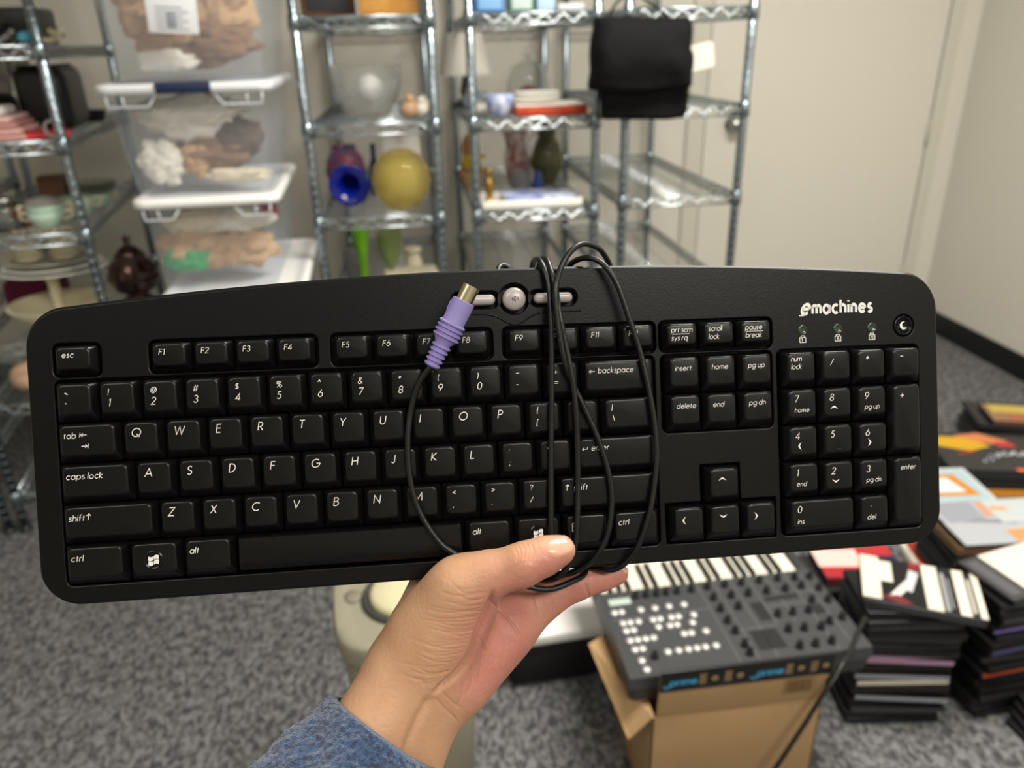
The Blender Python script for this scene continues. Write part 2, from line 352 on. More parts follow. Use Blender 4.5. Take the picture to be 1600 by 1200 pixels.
key('key', 13, 15, -.5, .5, [('\u2190', 3.6, 6.6, 3.0), ('backspace', 8.2, 6.4, 2.7)])
def r2(row_, x, y, last=None):
    for i, c in enumerate(row_):
        L = [(c, LX, 7.2, 3.8)]
        ex = None
        if c in ('F', 'J') and y == -2.5:
            ex = lambda q, X0, X1, Y0, Y1, h: q.add(*rbox(X0+.0075, X1-.0075, Y0+.0052, Y0+.0057, h-.0002, h+.0005, .0002))
        if isinstance(c, tuple): L = [(c[0], LX, 5.6, 2.7), (c[1], LX, 11.6, 2.7)]
        key('key', x+i, x+i+1, y, y+1, L, ex)
r2(list('QWERTYUIOP')+[('{', '['), ('}', ']')], 1.5, -1.5)
key('key', 0, 1.5, -1.5, -.5, [('tab', 3.6, 6.6, 2.7), ('\u21e4', 10.6, 6.4, 3.0), ('\u21e5', 11, 11.6, 3.0)])
key('key', 13.5, 15, -1.5, -.5, [('|', LX, 5.9, 2.8), ('\\', LX, 11.4, 2.8)])
key('key', 0, 1.75, -2.5, -1.5, [('caps lock', 3.6, 6.6, 2.9)])
r2([c for c in 'ASDFGHJKL']+[(':', ';')], 1.75, -2.5)
key('key', 11.75, 12.75, -2.5, -1.5, [('"', LX, 6.5, 2.8), ("'", LX, 12.4, 2.8)])
key('key', 12.75, 15, -2.5, -1.5, [('\u21b5', 3.4, 6.8, 2.9), ('enter', 8.2, 6.6, 2.8)])
key('key', 0, 2.25, -3.5, -2.5, [('shift', 3.6, 7, 2.9), ('\u2191', 11.2, 6.9, 3.2)])
r2(list('ZXCVBNM')+[('<', ','), ('>', '.'), ('?', '/')], 2.25, -3.5)
key('key', 12.25, 15, -3.5, -2.5, [('\u2191', 3.6, 6.9, 3.2), ('shift', 8, 7, 2.9)])
key('key', 0, 1.5, -4.5, -3.5, [('ctrl', 3.6, 6.8, 2.9)])
key('key', 1.5, 2.78, -4.5, -3.5, (), winlogo)
key('key', 2.78, 4.06, -4.5, -3.5, [('alt', 3.6, 6.6, 2.9)])
key('space_bar', 4.06, 9.8, -4.5, -3.5, spacebar=True, h=.0074)
key('key', 9.8, 11.08, -4.5, -3.5, [('alt', 3.6, 6.6, 2.9)])
key('key', 11.08, 12.36, -4.5, -3.5, (), winlogo)
def menuic(q, X0, X1, Y0, Y1, h):
    for a in ((0, 0, 3, 0), (3, 0, 3, 4), (3, 4, 0, 4), (0, 4, 0, 0), (.7, 1.2, 2.3, 1.2), (.7, 2, 2.3, 2), (.7, 2.8, 2.3, 2.8)):
        ribbon(q, [(a[0], a[1]), (a[2], a[3])], .4, h+.00006, 1, lambda x, y: (X0+.0045+x*.001, Y1-.0085+y*.001))
key('key', 12.36, 13.64, -4.5, -3.5, (), menuic)
key('key', 13.64, 15, -4.5, -3.5, [('ctrl', 3.6, 6.8, 2.9)])
FY = (.66, 1.40)
key('key', 0, 1.02, *FY, [('esc', 4.6, 5.4, 2.6)], h=.0058)
for k, x in enumerate((2.25, 3.25, 4.25, 5.25, 6.67, 7.68, 8.69, 9.70, 11.06, 12.06, 13.06, 14.06)):
    key('function_key', x, x+1.0, *FY, [('F%d' % (k+1), 4.6, 5.8, 2.6)], h=.0058)
def two(a, b, line):
    def f(q, X0, X1, Y0, Y1, h):
        text(q, a, X0+.0038, Y1-.0048, .0026, h+.00006, sp=.8); text(q, b, X0+.0038, Y1-.0088, .0026, h+.00006, sp=.8)
        if line: ribbon(q, [(0, 0), (9, 0)], .25, h+.00006, 1, lambda x, y: (X0+.0042+x*.001, Y1-.0057+y*.001))
    return f
key('key', 15.25, 16.26, *FY, (), two('prt scrn', 'sys rq', 1), h=.0058)
key('key', 16.27, 17.28, *FY, (), two('scroll', 'lock', 0), h=.0058)
key('key', 17.29, 18.3, *FY, (), two('pause', 'break', 1), h=.0058)
for y, r3 in ((-.5, ('insert', 'home', 'pg up')), (-1.5, ('delete', 'end', 'pg dn'))):
    for i, s in enumerate(r3): key('key', 15.27+i*1.0, 16.27+i*1.0, y, y+1, [(s, 4.6, 7.0, 2.6)])
def arr(ang, dx=8.2, dy=5.8): return lambda q, X0, X1, Y0, Y1, h: chev(q, X0+dx*.001, Y1-dy*.001, ang, h)
key('arrow_key', 16.27, 17.27, -3.5, -2.5, (), arr(0))
key('arrow_key', 15.27, 16.27, -4.5, -3.5, (), arr(pi/2, 6.5, 6.8))
key('arrow_key', 16.27, 17.27, -4.5, -3.5, (), arr(pi))
key('arrow_key', 17.27, 18.27, -4.5, -3.5, (), arr(-pi/2, 6.5, 6.8))
N0 = 18.52
key('numpad_key', N0, N0+1, -.5, .5, (), two('num', 'lock', 0))
for i, s in enumerate('/*-'):
    key('numpad_key', N0+1+i, N0+2+i, -.5, .5, [(s if s != '-' else '_', 5.8, 7.6 if s != '-' else 6.4, 3.8 if s == '*' else 3.2)])
np_ = {(0, 0): ('7', 'home'), (1, 0): ('8', 0), (2, 0): ('9', 'pg up'), (0, 1): ('4', pi/2), (1, 1): ('5', None), (2, 1): ('6', -pi/2), (0, 2): ('1', 'end'), (1, 2): ('2', pi), (2, 2): ('3', 'pg dn')}
for (i, j), (d, s) in np_.items():
    L = [(d, 5, 6.8, 3.3)]; ex = None
    if isinstance(s, str): L.append((s, 5, 12, 2.4))
    elif s is not None: ex = arr(s, 7.2, 10.4)
    elif s is None: ex = lambda q, X0, X1, Y0, Y1, h: q.add(*rbox(X0+.0075, X1-.0075, Y0+.0052, Y0+.0057, h-.0002, h+.0005, .0002))
    key('numpad_key', N0+i, N0+i+1, -1.5-j, -.5-j, L, ex)
key('numpad_key', N0, N0+2, -4.5, -3.5, [('0', 5, 6.8, 3.3), ('ins', 5, 12.6, 2.6)])
key('numpad_key', N0+2, N0+3, -4.5, -3.5, [('.', 7, 5.8, 3.3), ('del', 5, 12.6, 2.6)])
key('numpad_key', N0+3, N0+4, -2.5, -.5, [('+', 5.4, 7.6, 3.6)])
key('numpad_key', N0+3, N0+4, -4.5, -2.5, [('enter', 5, 6.6, 2.6)])

# --- housing: outline with rounded corners and bowed top edge, wells cut through
def outline(off=0, n=14):
    o = off/U; x0, x1, yb = -.69-o, 23.17+o, -5.03-o; P = []
    top = lambda x: 2.96+o-.0043*(x-12.3)**2
    r = .95+o*.8
    for i in range(n+1):
        a = math.radians(270+90*i/n); P.append((x1-r+r*math.cos(a), yb+r+r*math.sin(a)))
    ty = top(x1-r)
    rr = 1.0
    for i in range(n+1):
        a = math.radians(90*i/n); P.append((x1-rr+rr*math.cos(a), top(x1-rr)-rr+rr*math.sin(a)))
    for i in range(1, 40):
        x = x1-rr+(x0+rr-x1+rr)*i/40; P.append((x, top(x)))
    for i in range(n+1):
        a = math.radians(90+90*i/n); P.append((x0+rr+rr*math.cos(a), top(x0+rr)-rr+rr*math.sin(a)))
    for i in range(n+1):
        a = math.radians(180+90*i/n); P.append((x0+r+r*math.cos(a), yb+r+r*math.sin(a)))
    return [(x*U, y*U) for x, y in P]
def plate(name, outer, holes, z0, z1, bev, mats, parent):
    cu = bpy.data.curves.new(name, 'CURVE'); cu.dimensions = '2D'; cu.fill_mode = 'BOTH'
    cu.extrude = (z1-z0)/2-bev; cu.bevel_depth = bev; cu.bevel_resolution = 2; cu.offset = -bev
    for P in [outer]+holes:
        s = cu.splines.new('POLY'); s.points.add(len(P)-1); s.use_cyclic_u = True
        for i, p in enumerate(P): s.points[i].co = (p[0], p[1], 0, 1)
    tmp = bpy.data.objects.new(name, cu); COL.objects.link(tmp)
    dg = bpy.context.evaluated_depsgraph_get(); me = bpy.data.meshes.new_from_object(tmp.evaluated_get(dg))
    bpy.data.objects.remove(tmp); me.name = name; me.materials.clear()
    for m in mats: me.materials.append(m)
    me.transform(Matrix.Translation((0, 0, (z0+z1)/2)))
    me.polygons.foreach_set('use_smooth', [True]*len(me.polygons)); me.set_sharp_from_angle(angle=math.radians(35))
    o = bpy.data.objects.new(name, me); COL.objects.link(o); o.parent = parent
    return o
w_ = .05
def well(x0, x1, y0, y1): return [(x*U, y*U) for x, y in rrect(x0-w_, x1+w_, y0-w_, y1+w_, .16, 4)]
def polyw(P): return [(x*U, y*U) for x, y in P]
holes = [well(0, 15, -4.5, .5), well(0, 1.02, *FY), well(2.25, 6.25, *FY), well(6.67, 10.70, *FY), well(11.06, 15.06, *FY), well(15.25, 18.3, *FY),
         well(15.27, 18.27, -1.5, .5), well(N0, N0+4, -4.5, .5),
         polyw([(15.27-w_, -4.5-w_), (18.27+w_, -4.5-w_), (18.27+w_, -3.5+w_), (17.27+w_, -3.5+w_), (17.27+w_, -2.5+w_), (16.27-w_, -2.5+w_), (16.27-w_, -3.5+w_), (15.27-w_, -3.5+w_)])]
# media button bay
bx, by = 11.36, 2.17
bay = [(x*U, y*U) for x, y in rrect(9.72, 10.98, by-.22, by+.22, .2, 6)]
bay2 = [(x*U, y*U) for x, y in rrect(11.76, 13.02, by-.22, by+.22, .2, 6)]
circ = [((bx+.40*math.cos(t*pi/18))*U, (by+.40*math.sin(t*pi/18))*U) for t in range(36)]
mo = (22.16, 1.08)
circ2 = [((mo[0]+.30*math.cos(t*pi/18))*U, (mo[1]+.30*math.sin(t*pi/18))*U) for t in range(36)]
fr_ = plate('housing', outline(-.0006), holes+[bay, bay2, circ, circ2], -.005, .0015, .0007, [blk], kb)
ZB = -.016
sh = G()
so, si = outline(.0004), outline(-.003)
sh.add(*loft([[(x, y, ZB) for x, y in si], [(x, y, ZB+.003) for x, y in so], [(x, y, -.0012) for x, y in so], [(x, y, -.0004) for x, y in outline(-.0004)], [(x, y, -.0048) for x, y in outline(-.0012)]], True, True))
sh.obj('base_shell', M('shell_black', '0c0c0c', .4, spec=.25), kb, auto=40)
# raised curved ridge under the media buttons
rg = [((9.6+3.5*i/30)*U, (by-.36-.30*math.exp(-((9.6+3.5*i/30-bx)/.42)**2))*U, .0016) for i in range(31)]
G().add(*tube(rg, .0005, 6)).obj('ridge', blk, kb)
silver = M('silver_plastic', '9c9593', .35, .1)
for x0, x1 in ((9.84, 10.86), (11.88, 12.90)):
    q = G(); c = lambda i, z: [(x*U, y*U, z) for x, y in rrect(x0+i, x1-i, by-.135+i, by+.135-i, .13-i*.8, 6)]
    q.add(*loft([c(0, -.004), c(0, .0016), c(.02, .0024), c(.05, .0029), c(.09, .0031)])).obj('volume_button', silver, kb)
q = G().add(*lathe([(.0058, -.004), (.0058, .0012), (.0054, .0022), (.0042, .0031), (.002, .0036), (.0001, .0037)], 32), mt=T(bx*U, by*U, 0))
X = lambda x, y: (bx*U+x*.00042, by*U+y*.00042)
for pl in ([(-3, -1), (-3, 1), (-1.6, 1), (.6, 3), (.6, -3), (-1.6, -1), (-3, -1)], [(-2.4, -2.6), (1.8, 3.2)], [(2, -1.6), (2.8, 0), (2, 1.6)], [(3.4, -2.2), (4.4, 0), (3.4, 2.2)]):
    ribbon(q, pl, .5, .00385, 1, X)
q.obj('mute_button', [silver, dark], kb)
q = G().add(*lathe([(.0054, -.004), (.0054, -.0005), (.0050, .0002), (.0044, .0004), (.0042, -.0002), (.0001, -.0002)], 32), mt=T(mo[0]*U, mo[1]*U, .0012))
cre = []
for i in range(13): t = math.radians(60+240*i/12); cre.append((.0021*math.cos(t), .0021*math.sin(t)))
for i in range(11): t = math.radians(285-210*i/10); cre.append((.0009+.00165*math.cos(t), .0003+.00165*math.sin(t)))
cn = len(cre)
V = [(mo[0]*U+x, mo[1]*U+y, .0014) for x, y in cre]
q.add(V, [tuple(range(cn))], 1)
q.obj('sleep_button', [gloss, leg], kb)
ledm = M('led_lens', '22331f', .2, coat=.4)
for k, lx in enumerate((19.22, 20.23, 21.22)):
    G().add(*lathe([(.0026, .0005), (.0026, .0017), (.0019, .0021), (.0017, .0016), (.0001, .0022)], 20), mt=T(lx*U, 1.06*U, 0)).obj('indicator_lamp', ledm, kb)
mk = G(); Zp = .00156
for k, lx in enumerate((19.22, 20.23, 21.22)):
    X = lambda x, y, c=lx: (c*U+x*.001, .80*U+y*.001)
    for pl in ([(-1.6, -1.4), (1.6, -1.4), (1.6, 1.1), (-1.6, 1.1), (-1.6, -1.4)], [(-.9, 1.1), (-.9, 2), (.9, 2), (.9, 1.1)]):
        ribbon(mk, pl, .34, Zp, 0, X)
    for s in ('1', 'A', 'N')[k]: text(mk, s, lx*U-.0006, .80*U-.0009, .0016, Zp, 0, sw=1.3, slant=0)
# maker's name
def logo(g, s, x, y, h, sw, slant, sp):
    cx = 0; k = h/7
    for ch in s:
        sts = strokes(ch); mxx = max(p[0] for st in sts for p in st)
        for st in sts: ribbon(g, st, sw, Zp, 0, lambda px, py, c=cx: (x+k*(px*.82+c+py*slant), y+k*py))
        cx += mxx*.80+sp
    return cx*k
logo(mk, 'e', 19.18*U, 1.49*U, .0080, 1.5, .30, 1)
logo(mk, 'machines', 19.52*U, 1.50*U, .0066, 1.6, .02, 1.85)
ribbon(mk, [(0, 0), (2.2, -.2), (3.6, .7)], .5, Zp, 0, lambda x, y: (19.13*U+x*.001, 1.46*U+y*.001))
mk.obj('printed_logo', leg, kb)

# --- cable and plug
cabm = M('cable_black', '0c0c0c', .38, bump=.3, bscale=700, bdist=.0005)
def KP(P): return [kpx(x, y, z) for x, y, z in P]
CR = .0015
def zz(z): return z/1000
def path(P): return [tuple(kpx(x, y, z/1000)) for x, y, z in P]
cg = G()
def cab(P, k=7, closed=False): 
    pts = catmull(path(P), k, closed); 
    cg.add(*tube([tuple(p) for p in pts], CR, 10, closed))
# plug lead
cab([(673, 572, 13), (655, 598, 11), (642, 640, 9), (637, 690, 9.3), (641, 750, 9.2), (656, 800, 9.2), (685, 845, 10), (712, 866, 10.5), (736, 876, 11), (775, 895, 10), (815, 913, 9), (857, 921, 7), (895, 908, 2), (915, 893, -8), (905, 860, -22), (880, 700, -22), (868, 480, -22), (860, 425, -20)])
# two strands side by side over the top edge
cab([(830, 425, -22), (834, 408, -12), (842, 406, -2), (850, 420, 4), (858, 450, 7), (861, 500, 9), (862, 600, 9), (861, 720, 9), (861, 832, 9.5), (862, 870, 8), (866, 893, 2), (862, 900, -10), (850, 860, -22)])
cab([(840, 425, -24), (846, 405, -12), (854, 405, -2), (861, 424, 5), (868, 450, 8.5), (874, 490, 12), (884, 540, 12), (895, 596, 12), (901, 660, 11), (903, 750, 9.5), (901, 832, 10), (894, 872, 9), (878, 896, 7), (858, 907, 2), (840, 902, -6), (830, 880, -20)])
# tall loop that stands above the edge, right leg swinging out over the enter key
cab([(884, 450, -22), (888, 420, -14), (898, 408, -5), (916, 403, 1), (934, 407, 5), (950, 421, 7.5), (966, 448, 9), (984, 500, 9.4), (1000, 550, 9), (1014, 610, 9.5), (1023, 665, 9.5), (1026, 710, 9.5), (1022, 760, 9.5), (1012, 812, 9.5), (992, 862, 7), (965, 888, 2), (938, 889, -4), (915, 880, -12), (900, 850, -20)])
# strand crossing towards the enter key
cab([(966, 470, -24), (958, 430, -20), (950, 408, -12), (935, 388, -3), (910, 381, 4), (889, 396, 8), (875, 422, 10), (868, 453, 13), (871, 500, 13), (881, 560, 12.2), (895, 600, 9.6), (912, 635, 9.4), (934, 684, 9.4), (950, 735, 9.4), (956, 781, 9.4), (949, 836, 9.4), (930, 870, 7.5), (905, 890, 3), (880, 898, -3), (860, 890, -14)])
cab([(777, 432, -12), (780, 418, -16), (788, 415, -18), (797, 420, -18), (800, 432, -18)])
cab([(858, 422, -20), (870, 424, -22), (882, 440, -22)])
cable = cg.obj('cable', cabm, kb)
cable['label'] = 'black cord looped around the keyboard'
A = kpx(674, 572, .013); B = kpx(731, 458, .017); ax = (B-A); Ln = ax.length; ax.normalize()
rot = ax.to_track_quat('Z', 'X').to_matrix().to_4x4()
mt = Matrix.Translation(A) @ rot
pp = []
def ring(z, r, t=.0013, d=.0009): pp.extend([(r-d, z-.0002), (r, z+.0003), (r, z+t-.0003), (r-d, z+t+.0002)])
L = Ln
pp += [(.0018, -.0005), (.0036, 0)]
for i in range(5): ring(.0003+i*.0024, .0040+i*.00018)
pp += [(.0042, .0125), (.0058, .0150)]
for i in range(4): ring(.0150+i*.0022, .0066, .0013, .0010)
pp += [(.0054, .0240), (.0056, .0300), (.0055, .0345), (.0040, .0348), (.0001, .0348)]
pm = M('plug_violet', '857bb2', .5)
pg = G().add(*lathe(pp, 40)).add(*rbox(-.0012, .0012, -.0058, -.0053, .0275, .0325, .0003)) 
pl_ = pg.obj('plug', pm, cable, auto=40); pl_.matrix_local = mt
pl_['label'] = 'violet round plug with ribbed grip'
bt = M('tin_plate', 'c8c0a0', .3, 1)
br = G()
prof_o = [(.0042*math.cos(t), .0042*math.sin(t)) for t in [2*pi*i/32 for i in range(32)]]
prof_o = [(x*(1 if not (abs(x) < .0009 and y < 0) else 1), y if not (abs(x) < .0009 and y < 0) else y+.0008) for x, y in prof_o]
prof_i = [(x*.88, y*.88) for x, y in prof_o]
br.add(*loft([[(x, y, .0345) for x, y in prof_o], [(x, y, .0425) for x, y in prof_o], [(x, y, .0425) for x, y in prof_i], [(x, y, .036) for x, y in prof_i]], False, True))
b_ = br.obj('plug_barrel', bt, cable, auto=40); b_.matrix_local = mt
# ---------------------------------------------------------------- the hand and forearm (one continuous skin)
def C(x, y, d): return np.array([(x-800)/F*d, (y-600)/F*d, d])       # lens axes, metres
def rcone(P, a, b, ra, rb):
    ba = b-a; h = np.clip(((P-a)@ba)/(ba@ba), 0, 1)
    return np.linalg.norm(P-a-h[..., None]*ba, axis=-1)-(ra+(rb-ra)*h)
def ell(P, c, ax, r):       # ellipsoid; ax rows = axes
    q = (P-c)@ax.T; k0 = np.linalg.norm(q/r, axis=-1); k1 = np.linalg.norm(q/(r*r), axis=-1)+1e-9
    return k0*(k0-1)/k1
def smin(a, b, k):
    h = np.clip(.5+.5*(b-a)/k, 0, 1); return b+(a-b)*h-k*h*(1-h)
def chain(P, js, k=.004):
    d = None
    for (a, ra), (b, rb) in zip(js, js[1:]):
        c = rcone(P, a, b, ra, rb); d = c if d is None else smin(d, c, k)
    return d
VX = .0022
lo = C(440, 560, .40); lo = np.array([-.135, -.005, .315]); hi = np.array([.085, .335, .47])
nx, ny, nz = [int((hi[i]-lo[i])/VX) for i in range(3)]
gx, gy, gz = np.meshgrid(*[lo[i]+VX*np.arange((nx, ny, nz)[i]) for i in range(3)], indexing='ij')
PP = np.stack([gx, gy, gz], -1).astype(np.float32)
mm = .001
# wrist and forearm: two rows of bone side by side make the flat oval section
fa = smin(rcone(PP, C(628, 1056, .375), C(520, 1250, .356), 18.5*mm, 23*mm), rcone(PP, C(672, 1082, .385), C(575, 1290, .37), 19*mm, 25*mm), .014)
fa = smin(fa, rcone(PP, C(520, 1250, .356), C(400, 1480, .34), 23*mm, 30*mm), .02)
fa = smin(fa, rcone(PP, C(575, 1290, .37), C(450, 1520, .35), 25*mm, 30*mm), .02)
hand = fa
# metacarpals
mcp = [(C(700, 868, .409), 10.5*mm), (C(752, 885, .413), 10.5*mm), (C(798, 915, .411), 10.5*mm), (C(836, 945, .407), 9.5*mm)]
wr = [(C(640, 1030, .378), 17*mm), (C(668, 1040, .384), 17*mm), (C(695, 1055, .388), 17*mm), (C(705, 1068, .388), 16*mm)]
pal = None
for (m, r), (q, s) in zip(mcp, wr):
    c = rcone(PP, q, m, s, r+2.5*mm); pal = c if pal is None else smin(pal, c, .008)
hand = smin(hand, pal, .012)
# heel of the little-finger side
hand = smin(hand, rcone(PP, C(724, 1052, .385), C(788, 985, .394), 15*mm, 13*mm), .012)
# ball of the thumb and thumb
axm = np.array([[.50, -.866, .0], [.866, .50, .0], [0, 0, 1.]])
hand = smin(hand, ell(PP, C(697, 975, .372), axm, np.array([31, 20.5, 16.5])*mm), .010)
hand = smin(hand, rcone(PP, C(668, 985, .374), C(722, 915, .3645), 17*mm, 13.5*mm), .010)
th = chain(PP, [(C(716, 920, .3655), 13.3*mm), (C(765, 897, .3625), 10.9*mm), (C(815, 884, .3612), 10.2*mm), (C(850, 869, .3622), 9.2*mm), (C(875, 860, .3640), 7.8*mm)], .003)
th = smin(th, ell(PP, C(818, 876, .3595), np.eye(3), np.array([8, 7, 8.5])*mm), .005)      # knuckle
hand = smin(hand, th, .008)
# web between thumb and palm
hand = smin(hand, rcone(PP, C(738, 938, .374), C(712, 905, .402), 9*mm, 9*mm), .012)
# fingers: index, middle and ring lie against the back of the keyboard, the little finger shows under its lower edge
fing = [
 [(mcp[0][0], 10*mm), (C(722, 800, .424), 8.8*mm), (C(765, 748, .421), 8*mm), (C(800, 722, .417), 7*mm)],
 [(mcp[1][0], 10*mm), (C(800, 808, .425), 8.8*mm), (C(848, 765, .422), 8*mm), (C(883, 742, .418), 7*mm)],
 [(mcp[2][0], 10*mm), (C(860, 850, .425), 8.6*mm), (C(908, 815, .422), 7.8*mm), (C(943, 795, .419), 6.8*mm)],
 [(C(822, 948, .404), 9.8*mm), (C(862, 932, .404), 8.9*mm), (C(905, 912, .405), 8.2*mm), (C(938, 902, .406), 7.4*mm), (C(965, 896, .406), 6.4*mm)]]
for fg in fing: hand = smin(hand, chain(PP, fg, .003), .005)
import openvdb as vdb
grid = vdb.FloatGrid(1.0); grid.copyFromArray(np.ascontiguousarray(hand.astype(np.float32)))
pts, quads = grid.convertToQuads(0.0)
pts = pts*VX+lo
me = bpy.data.meshes.new('arm0'); me.from_pydata((pts@WR.T+CAM).tolist(), [], [tuple(int(i) for i in q) for q in quads])
ho = bpy.data.objects.new('person', me); COL.objects.link(ho)
sm = ho.modifiers.new('s', 'SMOOTH'); sm.factor = .6; sm.iterations = 6
ss = ho.modifiers.new('d', 'SUBSURF'); ss.levels = 2; ss.render_levels = 2
dg = bpy.context.evaluated_depsgraph_get(); me2 = bpy.data.meshes.new_from_object(ho.evaluated_get(dg)); ho.modifiers.clear(); ho.data = me2; me2.name = 'person'
bpy.data.meshes.remove(me)
n = len(me2.vertices); co = np.empty(n*3); me2.vertices.foreach_get('co', co); co = co.reshape(-1, 3)
no = np.empty(n*3); me2.vertices.foreach_get('normal', no); no = no.reshape(-1, 3)
cc = (co-CAM)@WR; px = 800+F*cc[:, 0]/cc[:, 2]; py = 600+F*cc[:, 1]/cc[:, 2]
vis = np.clip(-(no@WR)[:, 2]*1.6+.3, 0, 1)      # how far the skin faces the palm side
def seg2(poly):
    d = np.full(n, 1e9); tt = np.zeros(n); Lp = len(poly)-1
    for i, (a, b) in enumerate(zip(poly, poly[1:])):
        a = np.array(a, float); b = np.array(b, float); ba = b-a; P = np.stack([px, py], 1)-a
        h = np.clip(P@ba/(ba@ba), 0, 1); q = np.linalg.norm(P-h[:, None]*ba, axis=1); m = q < d; d[m] = q[m]; tt[m] = (i+h[m])/Lp
    return d, tt
disp = np.zeros(n)
def crease(poly, depth, wd):
    global disp
    d, t = seg2([tuple(p) for p in catmull([(a, b) for a, b in poly], 5)])
    disp -= depth*mm*np.exp(-(d/wd)**2)*np.clip(np.minimum(t, 1-t)*6, 0, 1)*vis
crease([(771, 920), (768, 938), (757, 965), (747, 990), (734, 1026), (714, 1053), (690, 1073), (674, 1086)], 2.5, 4.5)
crease([(766, 940), (785, 957), (803, 978), (817, 1002)], .75, 2.2)
crease([(828, 928), (835, 946), (842, 972)], .6, 2)
crease([(914, 910), (917, 922), (921, 934)], .6, 2)
crease([(751, 992), (754, 1020), (747, 1068)], .45, 2)
crease([(783, 985), (787, 1010), (785, 1040)], .4, 2)
crease([(735, 1040), (738, 1062), (728, 1088)], .4, 2)
crease([(722, 1060), (722, 1085), (712, 1105)], .4, 2)
crease([(676, 1086), (664, 1103), (650, 1130), (636, 1165), (630, 1200)], 1.4, 7)
crease([(678, 1088), (690, 1102), (706, 1118), (716, 1130)], .6, 2.4)
crease([(690, 1080), (704, 1095), (722, 1108)], .45, 2)
rs = random.Random(3)
for k in range(30):      # fine wrinkles across the ball of the thumb
    y = 918+k*5.2; u = (y-918)/156
    x1 = 764-u*u*78-u*6+rs.uniform(-6, 4); ln = (70+38*math.sin(pi*min(1, u*1.1)))*rs.uniform(.55, 1.05); s = rs.uniform(-3, 3)
    crease([(x1-ln, y-6+s*.5+rs.uniform(-2, 2)), (x1-ln*.66, y+2+rs.uniform(-2, 2)), (x1-ln*.33, y+3+rs.uniform(-2, 2)), (x1, y-3+s)], rs.uniform(.16, .38), rs.uniform(1.0, 1.8))
for k, (x, y) in enumerate([(808, 862), (813, 858), (819, 855), (826, 853), (832, 853)]):   # folds over the thumb knuckle
    crease([(x-5, y-8), (x+1, y+6), (x-1, y+20), (x-6, y+30)], .28, 1.5)
for k in range(26):
    x = rs.uniform(745, 800); y = rs.uniform(955, 1050); a = rs.uniform(.8, 1.9); l = rs.uniform(10, 28); crease([(x, y), (x+l*.5*math.cos(a)+2, y+l*.5*math.sin(a)), (x+l*math.cos(a), y+l*math.sin(a))], rs.uniform(.1, .22), rs.uniform(1, 1.7))
for k in range(10):
    x = 640+rs.uniform(0, 60); y = 1040+rs.uniform(0, 60); crease([(x, y), (x+12, y+14), (x+20, y+30)], .14, 1.4)
co2 = co+no*disp[:, None]
me2.vertices.foreach_set('co', co2.ravel()); me2.update()
me2.polygons.foreach_set('use_smooth', [True]*len(me2.polygons))
# pinker skin on the palm, finger pads and thumb tip
def blob(x, y, r): return np.exp(-((px-x)**2+(py-y)**2)/r**2)
pk = np.clip(blob(800, 1010, 60)*1.0+blob(750, 1075, 45)*.8+blob(900, 930, 60)*.95+blob(965, 900, 30)*.9+blob(862, 885, 34)*.9+blob(800, 905, 40)*.5+blob(725, 1000, 30)*.25+blob(780, 960, 45)*.8, 0, 1)*vis
ca = me2.color_attributes.new('skin_zone', 'FLOAT_COLOR', 'POINT')
ca.data.foreach_set('color', np.stack([pk, pk, pk, np.ones(n)], 1).ravel())
skin = M('skin', 'd6a683', .48, sss=.12, bump=.35, bscale=520, bdist=.0009, spec=.33)
nn = skin.node_tree.nodes; L = skin.node_tree.links; b = nn['Principled BSDF']
at = nn.new('ShaderNodeVertexColor'); at.layer_name = 'skin_zone'
tcs = nn['Texture Coordinate']; tn = nn.new('ShaderNodeTexNoise'); tn.inputs['Scale'].default_value = 60; tn.inputs['Detail'].default_value = 4
L.new(tcs.outputs['Object'], tn.inputs['Vector'])
m1 = nn.new('ShaderNodeMixRGB'); m1.inputs[1].default_value = lin('b99070'); m1.inputs[2].default_value = lin('b4786a'); L.new(at.outputs[0], m1.inputs[0])
rp = nn.new('ShaderNodeValToRGB'); rp.color_ramp.elements[0].position = .3; rp.color_ramp.elements[1].position = .7
rp.color_ramp.elements[0].color = (.86, .82, .80, 1); rp.color_ramp.elements[1].color = (1, 1, 1, 1); L.new(tn.outputs['Fac'], rp.inputs[0])
m2 = nn.new('ShaderNodeMixRGB'); m2.blend_type = 'MULTIPLY'; m2.inputs[0].default_value = .85
L.new(m1.outputs[0], m2.inputs[1]); L.new(rp.outputs[0], m2.inputs[2]); L.new(m2.outputs[0], b.inputs['Base Color'])
me2.materials.clear(); me2.materials.append(skin)
tag(ho, 'person reaching in, bare hand gripping the keyboard, blue fleece cuff at the wrist', 'person')
# nails laid on the skin
bvh = BVHTree.FromObject(ho, bpy.context.evaluated_depsgraph_get())
def nail(poly, d0, label=None):
    cx = sum(p[0] for p in poly)/len(poly); cy = sum(p[1] for p in poly)/len(poly)
    ring = catmull(poly, 4, True); V = []; Fc = []; N = len(ring); K = 7
    for k in range(K+1):
        t = k/K
        for p in ring:
            x = cx+(p[0]-cx)*t; y = cy+(p[1]-cy)*t; r = Vector(ray(x, y)).normalized()
            h, nrm, _, dist = bvh.ray_cast(Vector(CAM), r); tries = 0
            while (h is None or abs(dist-d0) > .05 or nrm.dot(r) > -.12) and tries < 30:
                x += (cx-x)*.07; y += (cy-y)*.07; r = Vector(ray(x, y)).normalized(); h, nrm, _, dist = bvh.ray_cast(Vector(CAM), r); tries += 1
            V.append(tuple(h+nrm*(.00055*(1-t**6)+.00005)))
    for k in range(K):
        for i in range(N): j = (i+1) % N; Fc.append((k*N+i, k*N+j, (k+1)*N+j, (k+1)*N+i))
    return G().add(V, Fc).obj('nail', M('nail', 'c99882', .22, sss=.1, coat=.3), ho)
